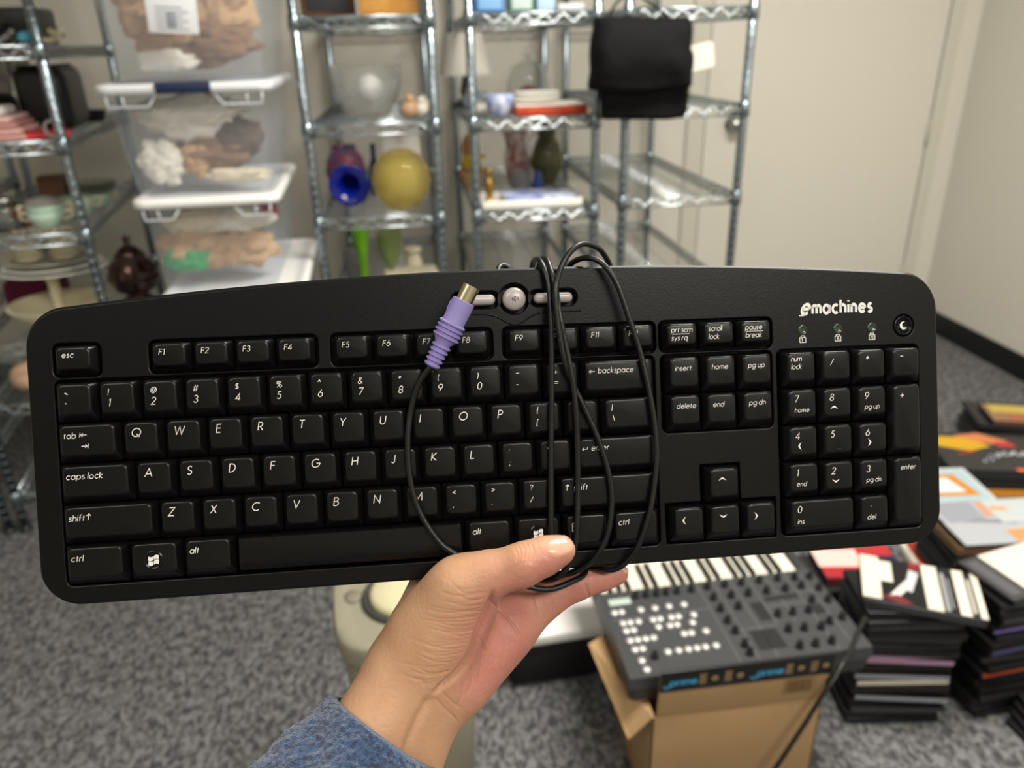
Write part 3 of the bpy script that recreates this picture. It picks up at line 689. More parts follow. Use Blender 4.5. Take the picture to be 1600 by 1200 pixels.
nail([(852, 851), (861, 841), (878, 835), (892, 836), (898, 845), (896, 858), (886, 867), (869, 871), (856, 865)], .37)
nail([(971, 889), (979, 887), (982, 892), (978, 897)], .44)
# fleece cuff
NR, NA = 210, 300
V = []; Fc = []
c0 = dep(582, 1173, .366); c1 = dep(455, 1370, .345); c2 = dep(330, 1640, .30)
axs = (c1-c0).normalized(); cx_ = Vector(WR @ np.array([.86, .51, 0])); cx_ = (cx_-axs*cx_.dot(axs)).normalized(); cz_ = axs.cross(cx_)
tot = (c1-c0).length+(c2-c1).length
prof = [(-.001, .0235), (-.0100, .0282), (-.0090, .0312), (-.004, .0330), (.004, .0345), (.012, .0375), (.024, .0410), (.045, .0450), (.07, .0475), (.11, .0495), (.2, .053)]
def rad(s):
    for (a, ra), (b_, rb) in zip(prof, prof[1:]):
        if s <= b_: t = max(0, (s-a)/(b_-a)) if b_ > a else 0; return ra+(rb-ra)*t
    return prof[-1][1]
ss_ = [0]
for (a, ra), (b_, rb) in zip(prof, prof[1:]): ss_.append(ss_[-1]+math.hypot(b_-a, rb-ra))
for i in range(NR):
    q = ss_[-1]*(i/(NR-1))**1.35
    k = max(j for j in range(len(ss_)-1) if ss_[j] <= q+1e-12); t = (q-ss_[k])/(ss_[k+1]-ss_[k])
    s = prof[k][0]+(prof[k+1][0]-prof[k][0])*t; r0 = prof[k][1]+(prof[k+1][1]-prof[k][1])*t
    l1 = (c1-c0).length
    cpt = c0+(c1-c0)*(s/l1) if s < l1 else c1+(c2-c1)*((s-l1)/(c2-c1).length)
    f = min(1, max(0, (s+.002)/.02))
    for j in range(NA):
        a = 2*pi*j/NA; ca_, sa_ = math.cos(a), math.sin(a)
        fold = .0042*f*noise.noise(Vector((ca_*2.6, sa_*2.6, s*14)))+.0050*f*math.sin(a*7+s*60+2*noise.noise(Vector((ca_*1.2, sa_*1.2, s*20))))*math.exp(-s*22)
        e_ = .0018*f*noise.noise(Vector((ca_*9, sa_*9, s*160+4)))
        r = r0+fold+e_
        p = cpt+cx_*(r*ca_)+cz_*(r*sa_)
        fz = (noise.noise(p*900)*.0006+abs(noise.noise(p*400))*.0020)*min(1, .3+max(0, i-8)/30)
        p += (cx_*ca_+cz_*sa_)*fz
        V.append(tuple(p))
for i in range(NR-1):
    for j in range(NA):
        k = (j+1) % NA; Fc.append((i*NA+j, i*NA+k, (i+1)*NA+k, (i+1)*NA+j))
flee = M('blue_fleece', '1c2b45', .95, var='364d6e', vscale=520, bump=.9, bscale=1500, bdist=.0012, sheen=.5, spec=.1)
sl = G().add(V, Fc).obj('sleeve', flee, ho); sl['label'] = 'blue fleece sleeve cuff'
# ---------------------------------------------------------------- wire shelving
wire = M('zinc_wire', 'c3ccd0', .24, .95)
postm = M('zinc_post', '8b979e', .22, .95)
wirem = wire
def shelf_mesh(name, W, D):
    g = G(); t = .0038
    P = lambda pts, r=t, n=6, cl=False: g.add(*tube(pts, r, n, cl))
    o = .014
    for z in (0, -.028):
        P([(o, 0, z), (W-o, 0, z)]); P([(o, D, z), (W-o, D, z)]); P([(0, o, z), (0, D-o, z)]); P([(W, o, z), (W, D-o, z)])
    def zig(f, Ln):
        k = max(2, round((Ln-2*o)/.055)); pts = []
        for i in range(2*k+1): pts.append(f(o+(Ln-2*o)*i/(2*k), -.002 if i % 2 else -.026))
        P(pts, .0036, 5)
    zig(lambda s, z: (s, 0, z), W); zig(lambda s, z: (s, D, z), W); zig(lambda s, z: (0, s, z), D); zig(lambda s, z: (W, s, z), D)
    n = int(D/.026)
    for i in range(1, n): P([(0, D*i/n, .002), (W, D*i/n, .002)], .0011, 4)
    for x in (W*.33, W*.67): P([(x, 0, -.003), (x, D, -.003)], .0022, 5)
    return g
def rack(x0, y0, zs, rz=0, W=.356, D=.914, H=1.88, label='', name='wire_shelving_unit'):
    root = empty(name, (x0, y0, 0), rz); tag(root, label, 'shelving unit', 'chrome wire shelving units')
    pg = G().add(*cyl(.0125, .02, H, 14))
    z = .05
    while z < H-.02: pg.add(*lathe([(.0126, z), (.0137, z+.0025), (.0137, z+.0035), (.0126, z+.006)], 12, False, False)); z += .0254
    cg_ = G().add(*lathe([(.0125, -.034), (.0175, -.030), (.0155, .008), (.0125, .010)], 14, False, False))
    ft = G().add(*lathe([(.018, 0), (.018, .008), (.008, .012), (.008, .022)], 14))
    p0 = c0 = f0 = None
    for x, y in ((0, 0), (W, 0), (0, D), (W, D)):
        p = pg.obj('post', postm, root) if p0 is None else copy_tree(p0, root)
        if p0 is None:
            p0 = p; ft.obj('foot', M('foot_black', '1a1a1a', .5), p)
            for z in zs:
                if c0 is None: c0 = c_ = cg_.obj('collar', postm, p)
                else: c_ = c0.copy(); COL.objects.link(c_); c_.parent = p
                c_.location = (0, 0, z)
        p.location = (x, y, 0)
    s0 = None
    for z in zs:
        s = shelf_mesh('shelf', W, D).obj('shelf', wire, root) if s0 is None else s0.copy()
        if s0 is None: s0 = s
        else: COL.objects.link(s); s.parent = root
        s.location = (0, 0, z)
    return root
ZA = (.29, .565, .836, 1.098, 1.372, 1.70)
rack(-.291, 2.30, ZA, label='chrome wire shelving unit holding the yellow glass globe, second from the left')
rack(.173, 2.30, ZA, label='chrome wire shelving unit with the olive vase and white lamp shade')
rack(.612, 2.28, (.30, .58, .862, 1.118, 1.376, 1.70), label='nearly empty chrome wire shelving unit beside the door, black bag on its corner')
LZ = 10
lx, ly = -.88, 2.15; la = math.radians(9)
LW = .356
lx0, ly0 = lx-LW*math.cos(la), ly-LW*math.sin(la)
LS = (.12, .40, .575, .865, 1.097, 1.318, 1.7)
rack(lx0, ly0, LS, la, label='crowded chrome wire shelving unit at the far left, full of crockery')
rack(lx0-.40*math.cos(la), ly0-.40*math.sin(la), (.25, .6, .9, 1.3, 1.7), la, label='chrome wire shelving unit past the left edge, one post and its foot in view')

# ---------------------------------------------------------------- materials for the goods
def Cm(name, col, rough=.3, **k): return M(name, col, rough, **k)
glassm = M('clear_glass', 'f4f7f7', .03, trans=1, ior=1.45)
white = M('white_glaze', 'e9e7df', .25)
cream = M('cream_glaze', 'd6cdb0', .35)
mint = M('mint_glaze', 'b9d6c2', .22)
brass = M('brass', 'b08d4a', .3, 1)
blackp = M('black_plastic', '141415', .4)
blackm = M('black_matt', '101011', .75)
wood = M('walnut', '6b4a33', .6, var='4b3122', vscale=18)
pine = M('honey_pine', 'd09a4e', .5, var='b97f38', vscale=14)
steel = M('steel', 'a9a9a7', .25, 1)
def put(px_, py_, zsh, name, mats_parts, label, cat, group=None, rz=0, Y=None):
    """thing standing on the shelf surface zsh, seen at pixel (px_, py_) where its base is"""
    p = atZ(px_, py_, zsh) if Y is None else atY(px_, py_, Y)
    r = empty(name, (p.x, p.y, zsh), rz); tag(r, label, cat, group)
    for nm, g, m in mats_parts: g.obj(nm, m, r, auto=40)
    return r
def one(g, name, mat, loc, label, cat, group=None, rz=0, auto=40):
    o = g.obj(name, mat, None, loc=loc, rz=rz, auto=auto); return tag(o, label, cat, group)
WT = .0045  # top of the wires above the shelf height
def on(zi, dz=0): return zi+WT+dz
def shp(x, Y, z): return (x, Y, z+WT)

# ---------------------------------------------------------------- unit with the globe
z = ZA[4]
one(G().add(*rbox(-.075, .085, -.10, .10, 0, .10, .004)), 'wooden_box', pine, shp(-.045, 2.45, z), 'honey coloured wooden box on the top shelf above the crystal bowl', 'box')
r = empty('picture_frame', shp(-.20, 2.44, z)); tag(r, 'dark picture in a wooden frame leaning on the top shelf', 'picture frame')
G().add(*rbox(-.085, .065, -.012, .012, 0, .19, .004)).obj('frame', wood, r); G().add(*rbox(-.068, .048, -.015, -.0125, .015, .175, .001)).obj('picture', M('dark_print', '3c3c40', .3), r)
z = ZA[3]
def cut_bowl(R, H):
    g = G(); n = 64; rings = []
    pr = [(R*.45, 0), (R*.62, .012), (R*.82, H*.35), (R*.95, H*.7), (R, H), (R*.95, H), (R*.90, H*.7), (R*.77, H*.37), (R*.55, .02), (.001, .016)]
    for k, (r_, zz_) in enumerate(pr):
        ring = []
        for i in range(n):
            a = 2*pi*i/n; rr = r_
            if k < 4: rr *= 1+.03*(1 if (i+k) % 2 else -1)
            zt = zz_+(.007*abs(math.sin(a*8)) if k in (4, 5) else 0)
            ring.append((rr*math.cos(a), rr*math.sin(a), zt))
        rings.append(ring)
    g.add(*loft(rings)); return g
crys = M('cut_crystal', 'f4f6f6', .05, trans=.9, ior=1.35, alpha=.62)
one(cut_bowl(.103, .140), 'crystal_bowl', crys, shp(-.125, 2.47, z), 'large cut crystal bowl holding a white ball', 'bowl', auto=20)
one(G().add(*sph(.036, 24, 14, c=(0, 0, .036))), 'white_ball', M('white_ball', 'efefec', .35), (-.115, 2.47, z+.022+.03), 'shiny white ball inside the cut crystal bowl', 'ball')
rs = random.Random(5)
for k, (x, Y, s, c) in enumerate([(-.005, 2.42, .026, 'c9a27e'), (.028, 2.45, .022, 'e4ddd0'), (.0, 2.50, .024, '9c9a8c'), (.035, 2.53, .022, 'cfc8b4')]):
    g = G().add(*sph(s, 14, 9, (1, .8, .9), (0, 0, s*.9))).add(*sph(s*.55, 12, 8, (1, 1, 1), (s*.1, 0, s*2.0))).add(*sph(s*.3, 10, 6, (1.4, .5, .8), (s*.65, 0, s*1.6)))
    one(g, 'figurine', M('figurine_%s' % c, c, .35), shp(x, Y, z), ('tan trinket figurine at the right end of the crystal bowl shelf', 'white trinket figurine beside the tan one', 'grey trinket figurine behind the tan one', 'pale trinket figurine rearmost by the right post')[k], 'figurine')
z = ZA[2]
def vase(prof, n=32, th=.0025):
    inn = [(max(.0005, r_-th), max(z_, th)) for r_, z_ in prof[::-1]]
    return G().add(*lathe(prof+inn, n))
yg = M('amber_glass', 'd2bf62', .04, trans=.6, ior=1.2, alpha=.5)
one(vase([(.040, 0), (.055, .008), (.082, .045), (.090, .085), (.082, .125), (.058, .160), (.034, .174), (.030, .172)], 40), 'glass_globe', yg, shp(-.045, 2.41, z), 'yellow amber glass globe vase on the middle shelf', 'vase')
blu = M('cobalt_glass', '0b22a0', .05, trans=.35, ior=1.45, coat=.5)
r = empty('blue_vase', shp(-.209, 2.615, z)); tag(r, 'cobalt blue glass vase lying with its mouth towards the room', 'vase')
pv = [(.022, 0), (.034, .01), (.040, .05), (.030, .085), (.026, .10), (.040, .118), (.061, .130), (.064, .134), (.060, .136), (.038, .124), (.022, .10), (.026, .085), (.034, .05), (.001, .012)]
G().add(*lathe(pv, 40), mt=T(0, .02, .067, rx=pi/2+.06)).obj('body', blu, r)
mosm = M('mosaic_glass', 'a83226', .2, var='3b6a9a', vscale=45)
one(vase([(.03, 0), (.058, .03), (.070, .07), (.060, .115), (.038, .145), (.042, .155)]), 'mosaic_jar', mosm, shp(-.235, 2.74, z), 'red and blue mosaic glass jar behind the cobalt vase', 'jar')
one(vase([(.018, 0), (.020, .02), (.019, .09), (.008, .12), (.008, .16), (.011, .165)]), 'blue_bottle', M('navy_glass', '1c2c74', .1, trans=.5), shp(-.135, 2.66, z), 'slim dark blue bottle between the mosaic jar and the globe', 'bottle')
one(G().add(*rbox(-.06, .06, -.02, .02, 0, .21, .003)).add(*rbox(-.012, .012, -.0215, -.0205, .17, .195, .001)), 'white_carton', M('carton_white', 'd6d3cc', .6), shp(-.04, 2.62, z), 'white carton standing behind the yellow globe', 'carton')
z = ZA[1]
one(vase([(.020, 0), (.024, .01), (.012, .07), (.015, .12), (.026, .20), (.030, .215)]), 'green_vase', M('lime_glass', '77b51e', .1, trans=.5, ior=1.4), shp(-.185, 2.42, z), 'tall lime green glass vase on the shelf below the globe', 'vase')
one(vase([(.03, 0), (.008, .02), (.008, .07), (.034, .11), (.042, .16), (.040, .19)]), 'glass_goblet', M('green_tint_glass', 'c7d6a0', .05, trans=.9, ior=1.3), shp(-.10, 2.47, z), 'pale glass goblet beside the lime green vase', 'goblet')
one(G().add(*lathe([(.001, 0), (.03, 0), (.031, .05), (.022, .075), (.024, .085), (.03, .09), (.03, .10), (.001, .105)], 28)), 'lidded_pot', cream, shp(-.03, 2.60, z), 'small cream lidded pot behind the square dish', 'pot')
g = G(); g.add(*rbox(-.085, .085, -.075, .075, .05, .062, .012)); g.add(*rbox(-.05, .05, -.045, .045, 0, .05, .01))
one(g, 'square_dish', cream, shp(-.035, 2.43, z), 'cream square ceramic dish on a low foot', 'dish', rz=.1)
one(G().add(*lathe([(.02, 0), (.034, .02), (.034, .09), (.03, .10)], 24)).add(*sph(.03, 16, 10, (1, 1, .6), (0, 0, .10))), 'grey_tumbler', M('smoke_ceramic', '6c6d70', .2), shp(-.225, 2.58, z), 'grey tumbler at the back left behind the lime vase', 'tumbler')
z = ZA[0]
one(G().add(*rbox(-.14, .14, -.2, .2, 0, .16, .01)), 'storage_bin', M('grey_bin', '77787a', .6), shp(-.115, 2.75, z), 'grey storage bin on the bottom shelf below the green vase', 'bin')

# ---------------------------------------------------------------- unit with the olive vase
z = ZA[4]
def carton(x, Y, w_, d_, h_, c, nm, lab, rz=0, z=z, cat='box', extra=None):
    r = empty(nm, shp(x, Y, z), rz); tag(r, lab, cat)
    G().add(*rbox(-w_/2, w_/2, -d_/2, d_/2, 0, h_, .003)).obj('body', M('carton_'+c, c, .5), r)
    if extra: G().add(*rbox(-w_/2+.008, w_/2-.008, -d_/2-.0016, -d_/2, .006, h_-.006, .0005)).obj('front_label', M('print_'+extra, extra, .4), r)
    return r
carton(.235, 2.38, .08, .10, .10, '4c7fc0', 'blue_tin', 'blue patterned tin at the left of the top shelf', extra='86b7e6')
carton(.325, 2.39, .07, .08, .07, '5d8b76', 'green_tin', 'green tin between the blue tin and the pale cartons', extra='c3d8d0')
carton(.395, 2.40, .05, .08, .08, 'b7d3e8', 'small_carton', 'light blue little carton in the middle of the top shelf')
carton(.462, 2.38, .075, .10, .018, 'cfd2d6', 'flat_case', 'pale flat case at the right of the top shelf')
z = ZA[3]
lsh = G(); n = 60
rings = [[((r_+.0022*(1 if i % 2 else -1))*math.cos(2*pi*i/n), (r_+.0022*(1 if i % 2 else -1))*math.sin(2*pi*i/n), z_) for i in range(n)] for r_, z_ in ((.088, 0), (.060, .13))]
lsh.add(*loft(rings, False, False))
r = empty('table_lamp', shp(.19, 2.80, z)); tag(r, 'small lamp with a pleated white shade at the back left', 'lamp')
G().add(*lathe([(.001, 0), (.05, 0), (.05, .01), (.012, .02), (.02, .05), (.01, .09), (.006, .22), (.001, .23)], 24)).obj('base', M('lamp_base', '3b3a38', .4), r)
s_ = lsh.obj('lamp_shade', M('pleated_cloth', 'dedad0', .8, trans=0), r); s_.location = (0, 0, .10)
one(G().add(*rbox(-.105, .105, -.09, .09, 0, .026, .003)), 'orange_book', M('orange_cover', 'c8502a', .45, var='a8331c', vscale=30), shp(.405, 2.42, z), 'orange red book at the front of the shelf under white dishes', 'book', rz=.03)
bk = bpy.data.objects['orange_book']
G().add(*rbox(-.104, .104, -.0885, .0885, .0262, .0292, .0005)).obj('top_cover', M('white_card', 'e4dfd2', .5), bk)
for k, (x, Y, R_, lab) in enumerate([(.365, 2.43, .075, 'lowest white oval dish stacked on the orange book'), (.372, 2.43, .070, 'middle white oval dish stacked on the orange book'), (.378, 2.435, .064, 'topmost white oval dish stacked on the orange book')]):
    one(G().add(*lathe([(R_*.5, 0), (R_*.9, .006), (R_, .012), (R_*.97, .013), (R_*.5, .004), (.001, .004)], 36), mt=T(s=(1.1, .8, 1))), 'oval_dish', white, (x, Y, z+WT+.030+k*.0095), lab, 'dish', 'white oval dishes on the orange book')
one(G().add(*rbox(-.09, .09, -.10, .10, 0, .022, .008)), 'folded_cloth', M('white_cloth', 'd9d6cc', .9, bump=.6, bscale=60, bdist=.004), shp(.275, 2.60, z), 'folded white cloth behind the left post', 'cloth')
def jug(R_, H, m, name, lab, x, Y, z, cat='jug', band=None):
    r = empty(name, shp(x, Y, z)); tag(r, lab, cat)
    vase([(R_*.6, 0), (R_*.9, H*.15), (R_, H*.4), (R_*.75, H*.7), (R_*.6, H*.85), (R_*.75, H)]).obj('body', m, r)
    G().add(*tube([tuple(p) for p in catmull([(R_*.62, 0, H*.85), (R_*1.35, 0, H*.82), (R_*1.45, 0, H*.5), (R_*.95, 0, H*.3)], 6)], R_*.09, 8)).obj('handle', m, r)
    return r
bw = M('delft', '5f80c4', .3, var='e3e7ee', vscale=38)
jug(.034, .06, bw, 'cream_jug', 'small blue and white jug at the left of the dish shelf', .205, 2.68, z)
one(vase([(.024, 0), (.038, .02), (.044, .05), (.040, .058)]), 'sugar_bowl', bw, shp(.262, 2.42, z+.0), 'blue and white sugar bowl in front of the lamp', 'bowl')
one(G().add(*lathe([(.001, 0), (.075, 0), (.078, .006), (.074, .012), (.001, .012)], 36)), 'cake_plate', M('dome_base', '8a6a68', .4), shp(.385, 2.66, z), 'dark round plate under the clear glass dome', 'plate')
one(vase([(.070, 0), (.070, .06), (.055, .11), (.02, .128), (.006, .130), (.010, .142), (.004, .15)], 40, .002), 'glass_dome', M('dome_glass', 'eef0f0', .03, trans=1, ior=1.25), (.385, 2.66, z+WT+.013), 'clear glass cake dome behind the white dishes', 'dome')
one(G().add(*sph(.035, 20, 12, (1, .9, .8), (0, 0, .028))), 'pink_ornament', M('rose_ceramic', '9a5458', .35), (.385, 2.66, z+WT+.0125), 'dusky pink ornament under the glass dome', 'ornament')
z = ZA[2]
r = empty('white_tray', shp(.345, 2.40, z)); tag(r, 'shallow white tray carrying a blue book', 'tray')
G().add(*rbox(-.155, .155, -.085, .085, 0, .006, .006)).add(*rbox(-.155, .155, -.085, -.078, .0, .024, .003)).add(*rbox(-.155, .155, .078, .085, .0, .024, .003)).add(*rbox(-.155, -.148, -.085, .085, .0, .024, .003)).add(*rbox(.148, .155, -.085, .085, .0, .024, .003)).obj('body', white, r)
r = empty('blue_book', (.375, 2.395, z+WT+.007), .03); tag(r, 'blue and white book lying in the white tray', 'book')
G().add(*rbox(-.11, .10, -.06, .06, 0, .022, .002)).obj('pages', M('page_block', 'dcd8cc', .7), r)
G().add(*rbox(-.112, .102, -.062, .062, .022, .025, .001)).add(*rbox(-.112, .102, -.0635, -.061, .0, .025, .0006)).obj('cover', M('cover_blue', '4f65b8', .35, var='d4dbe6', vscale=22), r)
olive = M('olive_glaze', '4c4a30', .28, var='38361f', vscale=12)
r = empty('olive_vase', shp(.440, 2.62, z)); tag(r, 'olive green urn-shaped vase with a side handle', 'vase')
vase([(.040, 0), (.044, .006), (.028, .016), (.034, .035), (.054, .075), (.056, .10), (.042, .145), (.028, .17), (.032, .195), (.050, .212), (.046, .214)], 36).obj('body', olive, r)
G().add(*tube([tuple(p) for p in catmull([(-.030, 0, .19), (-.062, 0, .185), (-.066, 0, .14), (-.050, 0, .11)], 6)], .0055, 8)).obj('handle', white, r)
r = empty('brass_figurine', shp(.222, 2.40, z)); tag(r, 'slim brass figurine beside the left front post', 'figurine')
G().add(*lathe([(.001, 0), (.018, 0), (.018, .006), (.009, .01), (.012, .04), (.016, .06), (.009, .078), (.006, .084), (.010, .095), (.008, .108), (.001, .115)], 20)).obj('body', brass, r)
r = empty('flower_pot', shp(.195, 2.70, z)); tag(r, 'pot of yellow silk flowers', 'flower pot')
vase([(.03, 0), (.04, .05), (.044, .055)]).obj('pot', M('peach_pot', 'c9a27c', .6), r)
rs = random.Random(11); g = G()
for i in range(26):
    a = rs.uniform(0, 2*pi); q = rs.uniform(0, .038); hh = .07+rs.uniform(0, .04)
    for p in range(5): g.add(*sph(.006, 8, 5, (1.3, .7, .4), (0, 0, 0)), mt=T(q*math.cos(a)+.006*math.cos(p*1.257), q*math.sin(a)+.006*math.sin(p*1.257), hh, p*1.257))
g.obj('flowers', M('petal_yellow', 'e3c812', .6), r)
r = empty('figure_group', shp(.20, 2.84, z)); tag(r, 'brown and orange ceramic figure behind the yellow flowers', 'figurine')
G().add(*lathe([(.001, 0), (.04, 0), (.045, .03), (.03, .08), (.035, .12), (.02, .16), (.001, .17)], 20)).obj('body', M('rust_glaze', 'a8683a', .4, var='d2a25a', vscale=30), r)
redm = M('ruby_cameo', '7e1f2e', .15, var='e0d6cf', vscale=34)
one(vase([(.03, 0), (.045, .04), (.05, .09), (.04, .14), (.055, .185)]), 'ruby_vase', redm, shp(.355, 2.72, z), 'ruby and white patterned glass vase behind the tray', 'vase')
one(vase([(.02, 0), (.036, .03), (.030, .065), (.034, .075)]), 'small_glass', M('smoke_glass', 'c0c4c6', .05, trans=.8, ior=1.35), shp(.340, 2.55, z), 'small clear glass bowl in front of the ruby vase', 'glass')
one(vase([(.014, 0), (.022, .02), (.014, .06), (.010, .075)]), 'blue_vial', M('vial_blue', '3f57a8', .1, trans=.4), shp(.395, 2.54, z), 'little blue glass vial beside the olive vase', 'vial')

# ---------------------------------------------------------------- black bag hung on the corner of the empty unit
bagm = M('black_nylon', '070708', .8, bump=.5, bscale=40, bdist=.005, spec=.25)
def bagsheet(w0, w1, h, d, z0, cx, yy, seed):
    rings = []; n = 48; K = 22
    for k in range(K+1):
        t = k/K; w = w0+(w1-w0)*t; z = z0+h*t; th = d*(.35+.65*math.sin(pi*min(1, .12+t*.80)))
        if k in (0, K): th *= .45; w *= .97
        ring = []
        for i in range(n):
            a = 2*pi*i/n; ca, sa = math.cos(a), math.sin(a)
            x = cx+w/2*math.copysign(abs(ca)**.35, ca); y = yy+th/2*math.copysign(abs(sa)**.8, sa)
            y += .010*noise.noise(Vector((x*14, z*16, seed))); x += .006*noise.noise(Vector((z*20, y*9, seed+3)))
            ring.append((x, y, z-.012*math.cos((x-cx)*9)*(1 if k < 3 else 0)+.006*noise.noise(Vector((x*9, k*.1, seed)))))
        rings.append(ring)
    return G().add(*loft(rings))
r = empty('shoulder_bag', (.63, 2.20, 1.10)); tag(r, 'black nylon shoulder bag hanging from the corner of the empty wire unit', 'bag')
def loc(o): o.matrix_parent_inverse = Matrix.Translation(r.location).inverted(); return o
loc(bagsheet(.245, .27, .17, .06, 1.105, .645, 2.205, 1).obj('lower_pocket', bagm, r))
loc(bagsheet(.285, .262, .175, .125, 1.178, .622, 2.185, 5).obj('flap', bagm, r))
loc(G().add(*tube([tuple(p) for p in catmull([(.53, 2.205, 1.335), (.56, 2.23, 1.385), (.61, 2.262, 1.413), (.66, 2.23, 1.385), (.72, 2.205, 1.335)], 8)], .0032, 8)).obj('strap', bagm, r))
loc(G().add(*rbox(-.008, .008, -.006, .006, -.003, .003, .002), mt=T(.600, 2.142, 1.316, rx=pi/2)).obj('badge', steel, r))
tg = G().add(*rbox(0, .088, -.0008, .0008, 0, .068, .010)); 
o = G().add([(x, y, z) for x, z, y in [(p[0], p[1], 0) for p in rrect(0, .085, 0, .066, .012)]]+[(x, .0016, z) for x, z in rrect(0, .085, 0, .066, .012)], [tuple(range(20)), tuple(range(39, 19, -1))]+[(i, (i+1) % 20, 20+(i+1) % 20, 20+i) for i in range(20)]).obj('price_tag', M('card_white', 'd2cec3', .6), None, smooth=False)
o.location = (.757, 2.19, 1.212); o.rotation_euler = (0, -.18, .15); tag(o, 'blank white card tag sticking out from the right of the black bag', 'tag')
# ---------------------------------------------------------------- crockery on the far left unit
def LP(u, v, z): return (lx0+u*math.cos(la)-v*math.sin(la), ly0+u*math.sin(la)+v*math.cos(la), z+WT)   # u across, v back
z = LS[5]
r = empty('trivet', LP(.20, .03, z)); tag(r, 'black wheel-shaped trivet hanging over the edge of the top left shelf', 'trivet')
g = G().add(*tube([(.055*math.cos(t*pi/12), -.012, .055*math.sin(t*pi/12)+.03) for t in range(24)], .007, 8, True)).add(*tube([(.018*math.cos(t*pi/8), -.012, .018*math.sin(t*pi/8)+.03) for t in range(16)], .005, 6, True))
for k in range(5): a = k*2*pi/5+.3; g.add(*tube([(.018*math.cos(a), -.012, .03+.018*math.sin(a)), (.055*math.cos(a), -.012, .03+.055*math.sin(a))], .004, 6))
g.obj('frame', blackp, r)
rs = random.Random(21)
bits = [('tool_hook', 'd8cfa8', 'cream plastic hook in the tangle on the top left shelf'), ('tool_hook', '1a1a1a', 'black hook in the tangle on the top left shelf'), ('coil_of_cord', '141414', 'black cord coil at the back of the top left shelf'),
        ('teal_clip', '4f9fb8', 'teal clip beside the corner post'), ('silver_clamp', '9a9a98', 'silver clamp on the top left shelf'), ('tool_hook', 'e2dcc0', 'pale hook lying nearest the totes'), ('black_caddy', '111111', 'black mesh caddy at the back of the top left shelf'), ('hand_tool', '8c2420', 'red tool handle at the far left of the top shelf')]
for k, (nm, c, lab) in enumerate(bits):
    u, v = [(.33, .10), (.28, .12), (.18, .22), (.325, .03), (.26, .05), (.34, .16), (.20, .30), (.17, .10)][k]
    m = M('bit_'+c, c, .4)
    if nm == 'black_caddy': g = G().add(*rbox(-.12, .12, -.08, .08, 0, .09, .01))
    elif nm == 'coil_of_cord': g = G().add(*tube([((.05+.002*t/6)*math.cos(t*.4), (.05)*math.sin(t*.4), .006+t*.0007) for t in range(64)], .004, 6))
    elif nm == 'teal_clip': g = G().add(*sph(.016, 16, 10, (1.2, 1, .9), (0, 0, .0145)))
    else:
        a = rs.uniform(0, 3); g = G().add(*tube([tuple(p) for p in catmull([(-.05, 0, .006), (0, .012, .008), (.035, 0, .010), (.045, -.02, .022), (.03, -.03, .03)], 6)], .0065, 8), mt=T(rz=a))
    one(g, nm, m, LP(u, v, z), lab, {'tool_hook': 'hook', 'coil_of_cord': 'cord', 'teal_clip': 'clip', 'silver_clamp': 'clamp', 'black_caddy': 'caddy', 'hand_tool': 'tool'}[nm])
z = LS[4]
pinkc = ['cf9a94', 'd8a8a2', 'bd8680', 'dcb2ab']
for k in range(4):
    one(G().add(*rbox(-.125, .105, -.10, .10, 0, .0135, .006)), 'placemat', M('linen_'+pinkc[k], pinkc[k], .85, bump=.4, bscale=300), LP(.165-.01*k, .125, z+.0142*k), ('lowest of the folded pink cloths', 'second folded pink cloth from the bottom', 'third folded pink cloth from the bottom', 'topmost of the folded pink cloths')[k]+' on the left unit', 'cloth', 'folded pink cloths', rz=la)
one(G().add(*rbox(-.055, .055, -.06, .06, 0, .014, .004)), 'red_tray', M('red_gloss', 'cf2a35', .3), LP(.300, .105, z), 'glossy red flat box by the corner post of the left unit', 'box', rz=la+.25)
one(G().add(*rbox(-.09, .09, -.07, .07, 0, .022, .010)), 'white_towel', M('towel_white', 'd7d2cb', .9, bump=.8, bscale=50, bdist=.004), LP(.135, .11, z+.0575), 'white towel crumpled on the pink cloths', 'towel', rz=la)
r = empty('toaster', LP(.275, .345, z), la); tag(r, 'black toaster at the back of the pink cloth shelf', 'toaster')
G().add(*rbox(-.062, .07, -.12, .12, 0, .17, .03, n=6)).obj('body', blackp, r); G().add(*rbox(-.05, -.03, -.1, .1, .166, .172, .002)).add(*rbox(.03, .05, -.1, .1, .166, .172, .002)).obj('slots', blackm, r)
r = empty('frying_pan', LP(.30, .60, z+.0), la); tag(r, 'black frying pan with a long handle, back right of the left unit', 'pan')
G().add(*lathe([(.05, 0), (.062, .03), (.058, .03), (.048, .005), (.001, .005)], 32)).obj('body', blackm, r)
G().add(*tube([(.0, -.055, .025), (.03, -.16, .055)], .008, 8)).obj('handle', blackp, r)
one(G().add(*tube([(.02*math.cos(t*pi/10), 0, .024+.02*math.sin(t*pi/10)) for t in range(20)], .004, 8, True)), 'clear_ring', M('ring_clear', 'b5aeac', .2), LP(.335, .03, z), 'pale ring standing in front of the red flat box', 'ring')
def shot(x, lab):
    one(vase([(.02, 0), (.024, .005), (.034, .10), (.034, .12)], 24, .002), 'hanging_glass', glassm, LP(x, .14, LS[4]+.085), lab, 'glass', 'drinking glasses above the black bag')
one(G().add(*rbox(-.05, .05, -.09, .09, 0, .10, .02)), 'black_pouch', blackm, LP(.13, .30, z), 'black pouch behind the pink cloths', 'pouch', rz=la)
for k, u in enumerate((.12, .175, .225)):
    one(vase([(.02, 0), (.0225, .004), (.029, .10), (.030, .115)], 24, .002), 'tall_glass', M('grey_tint_glass', 'd4d2cc', .05, trans=.85, ior=1.3), LP(u, .28+.01*k, z+.1005), ('leftmost', 'middle', 'rightmost')[k]+' of three tall glasses standing on the black pouch', 'glass', 'tall glasses on the pouch')
z = LS[3]
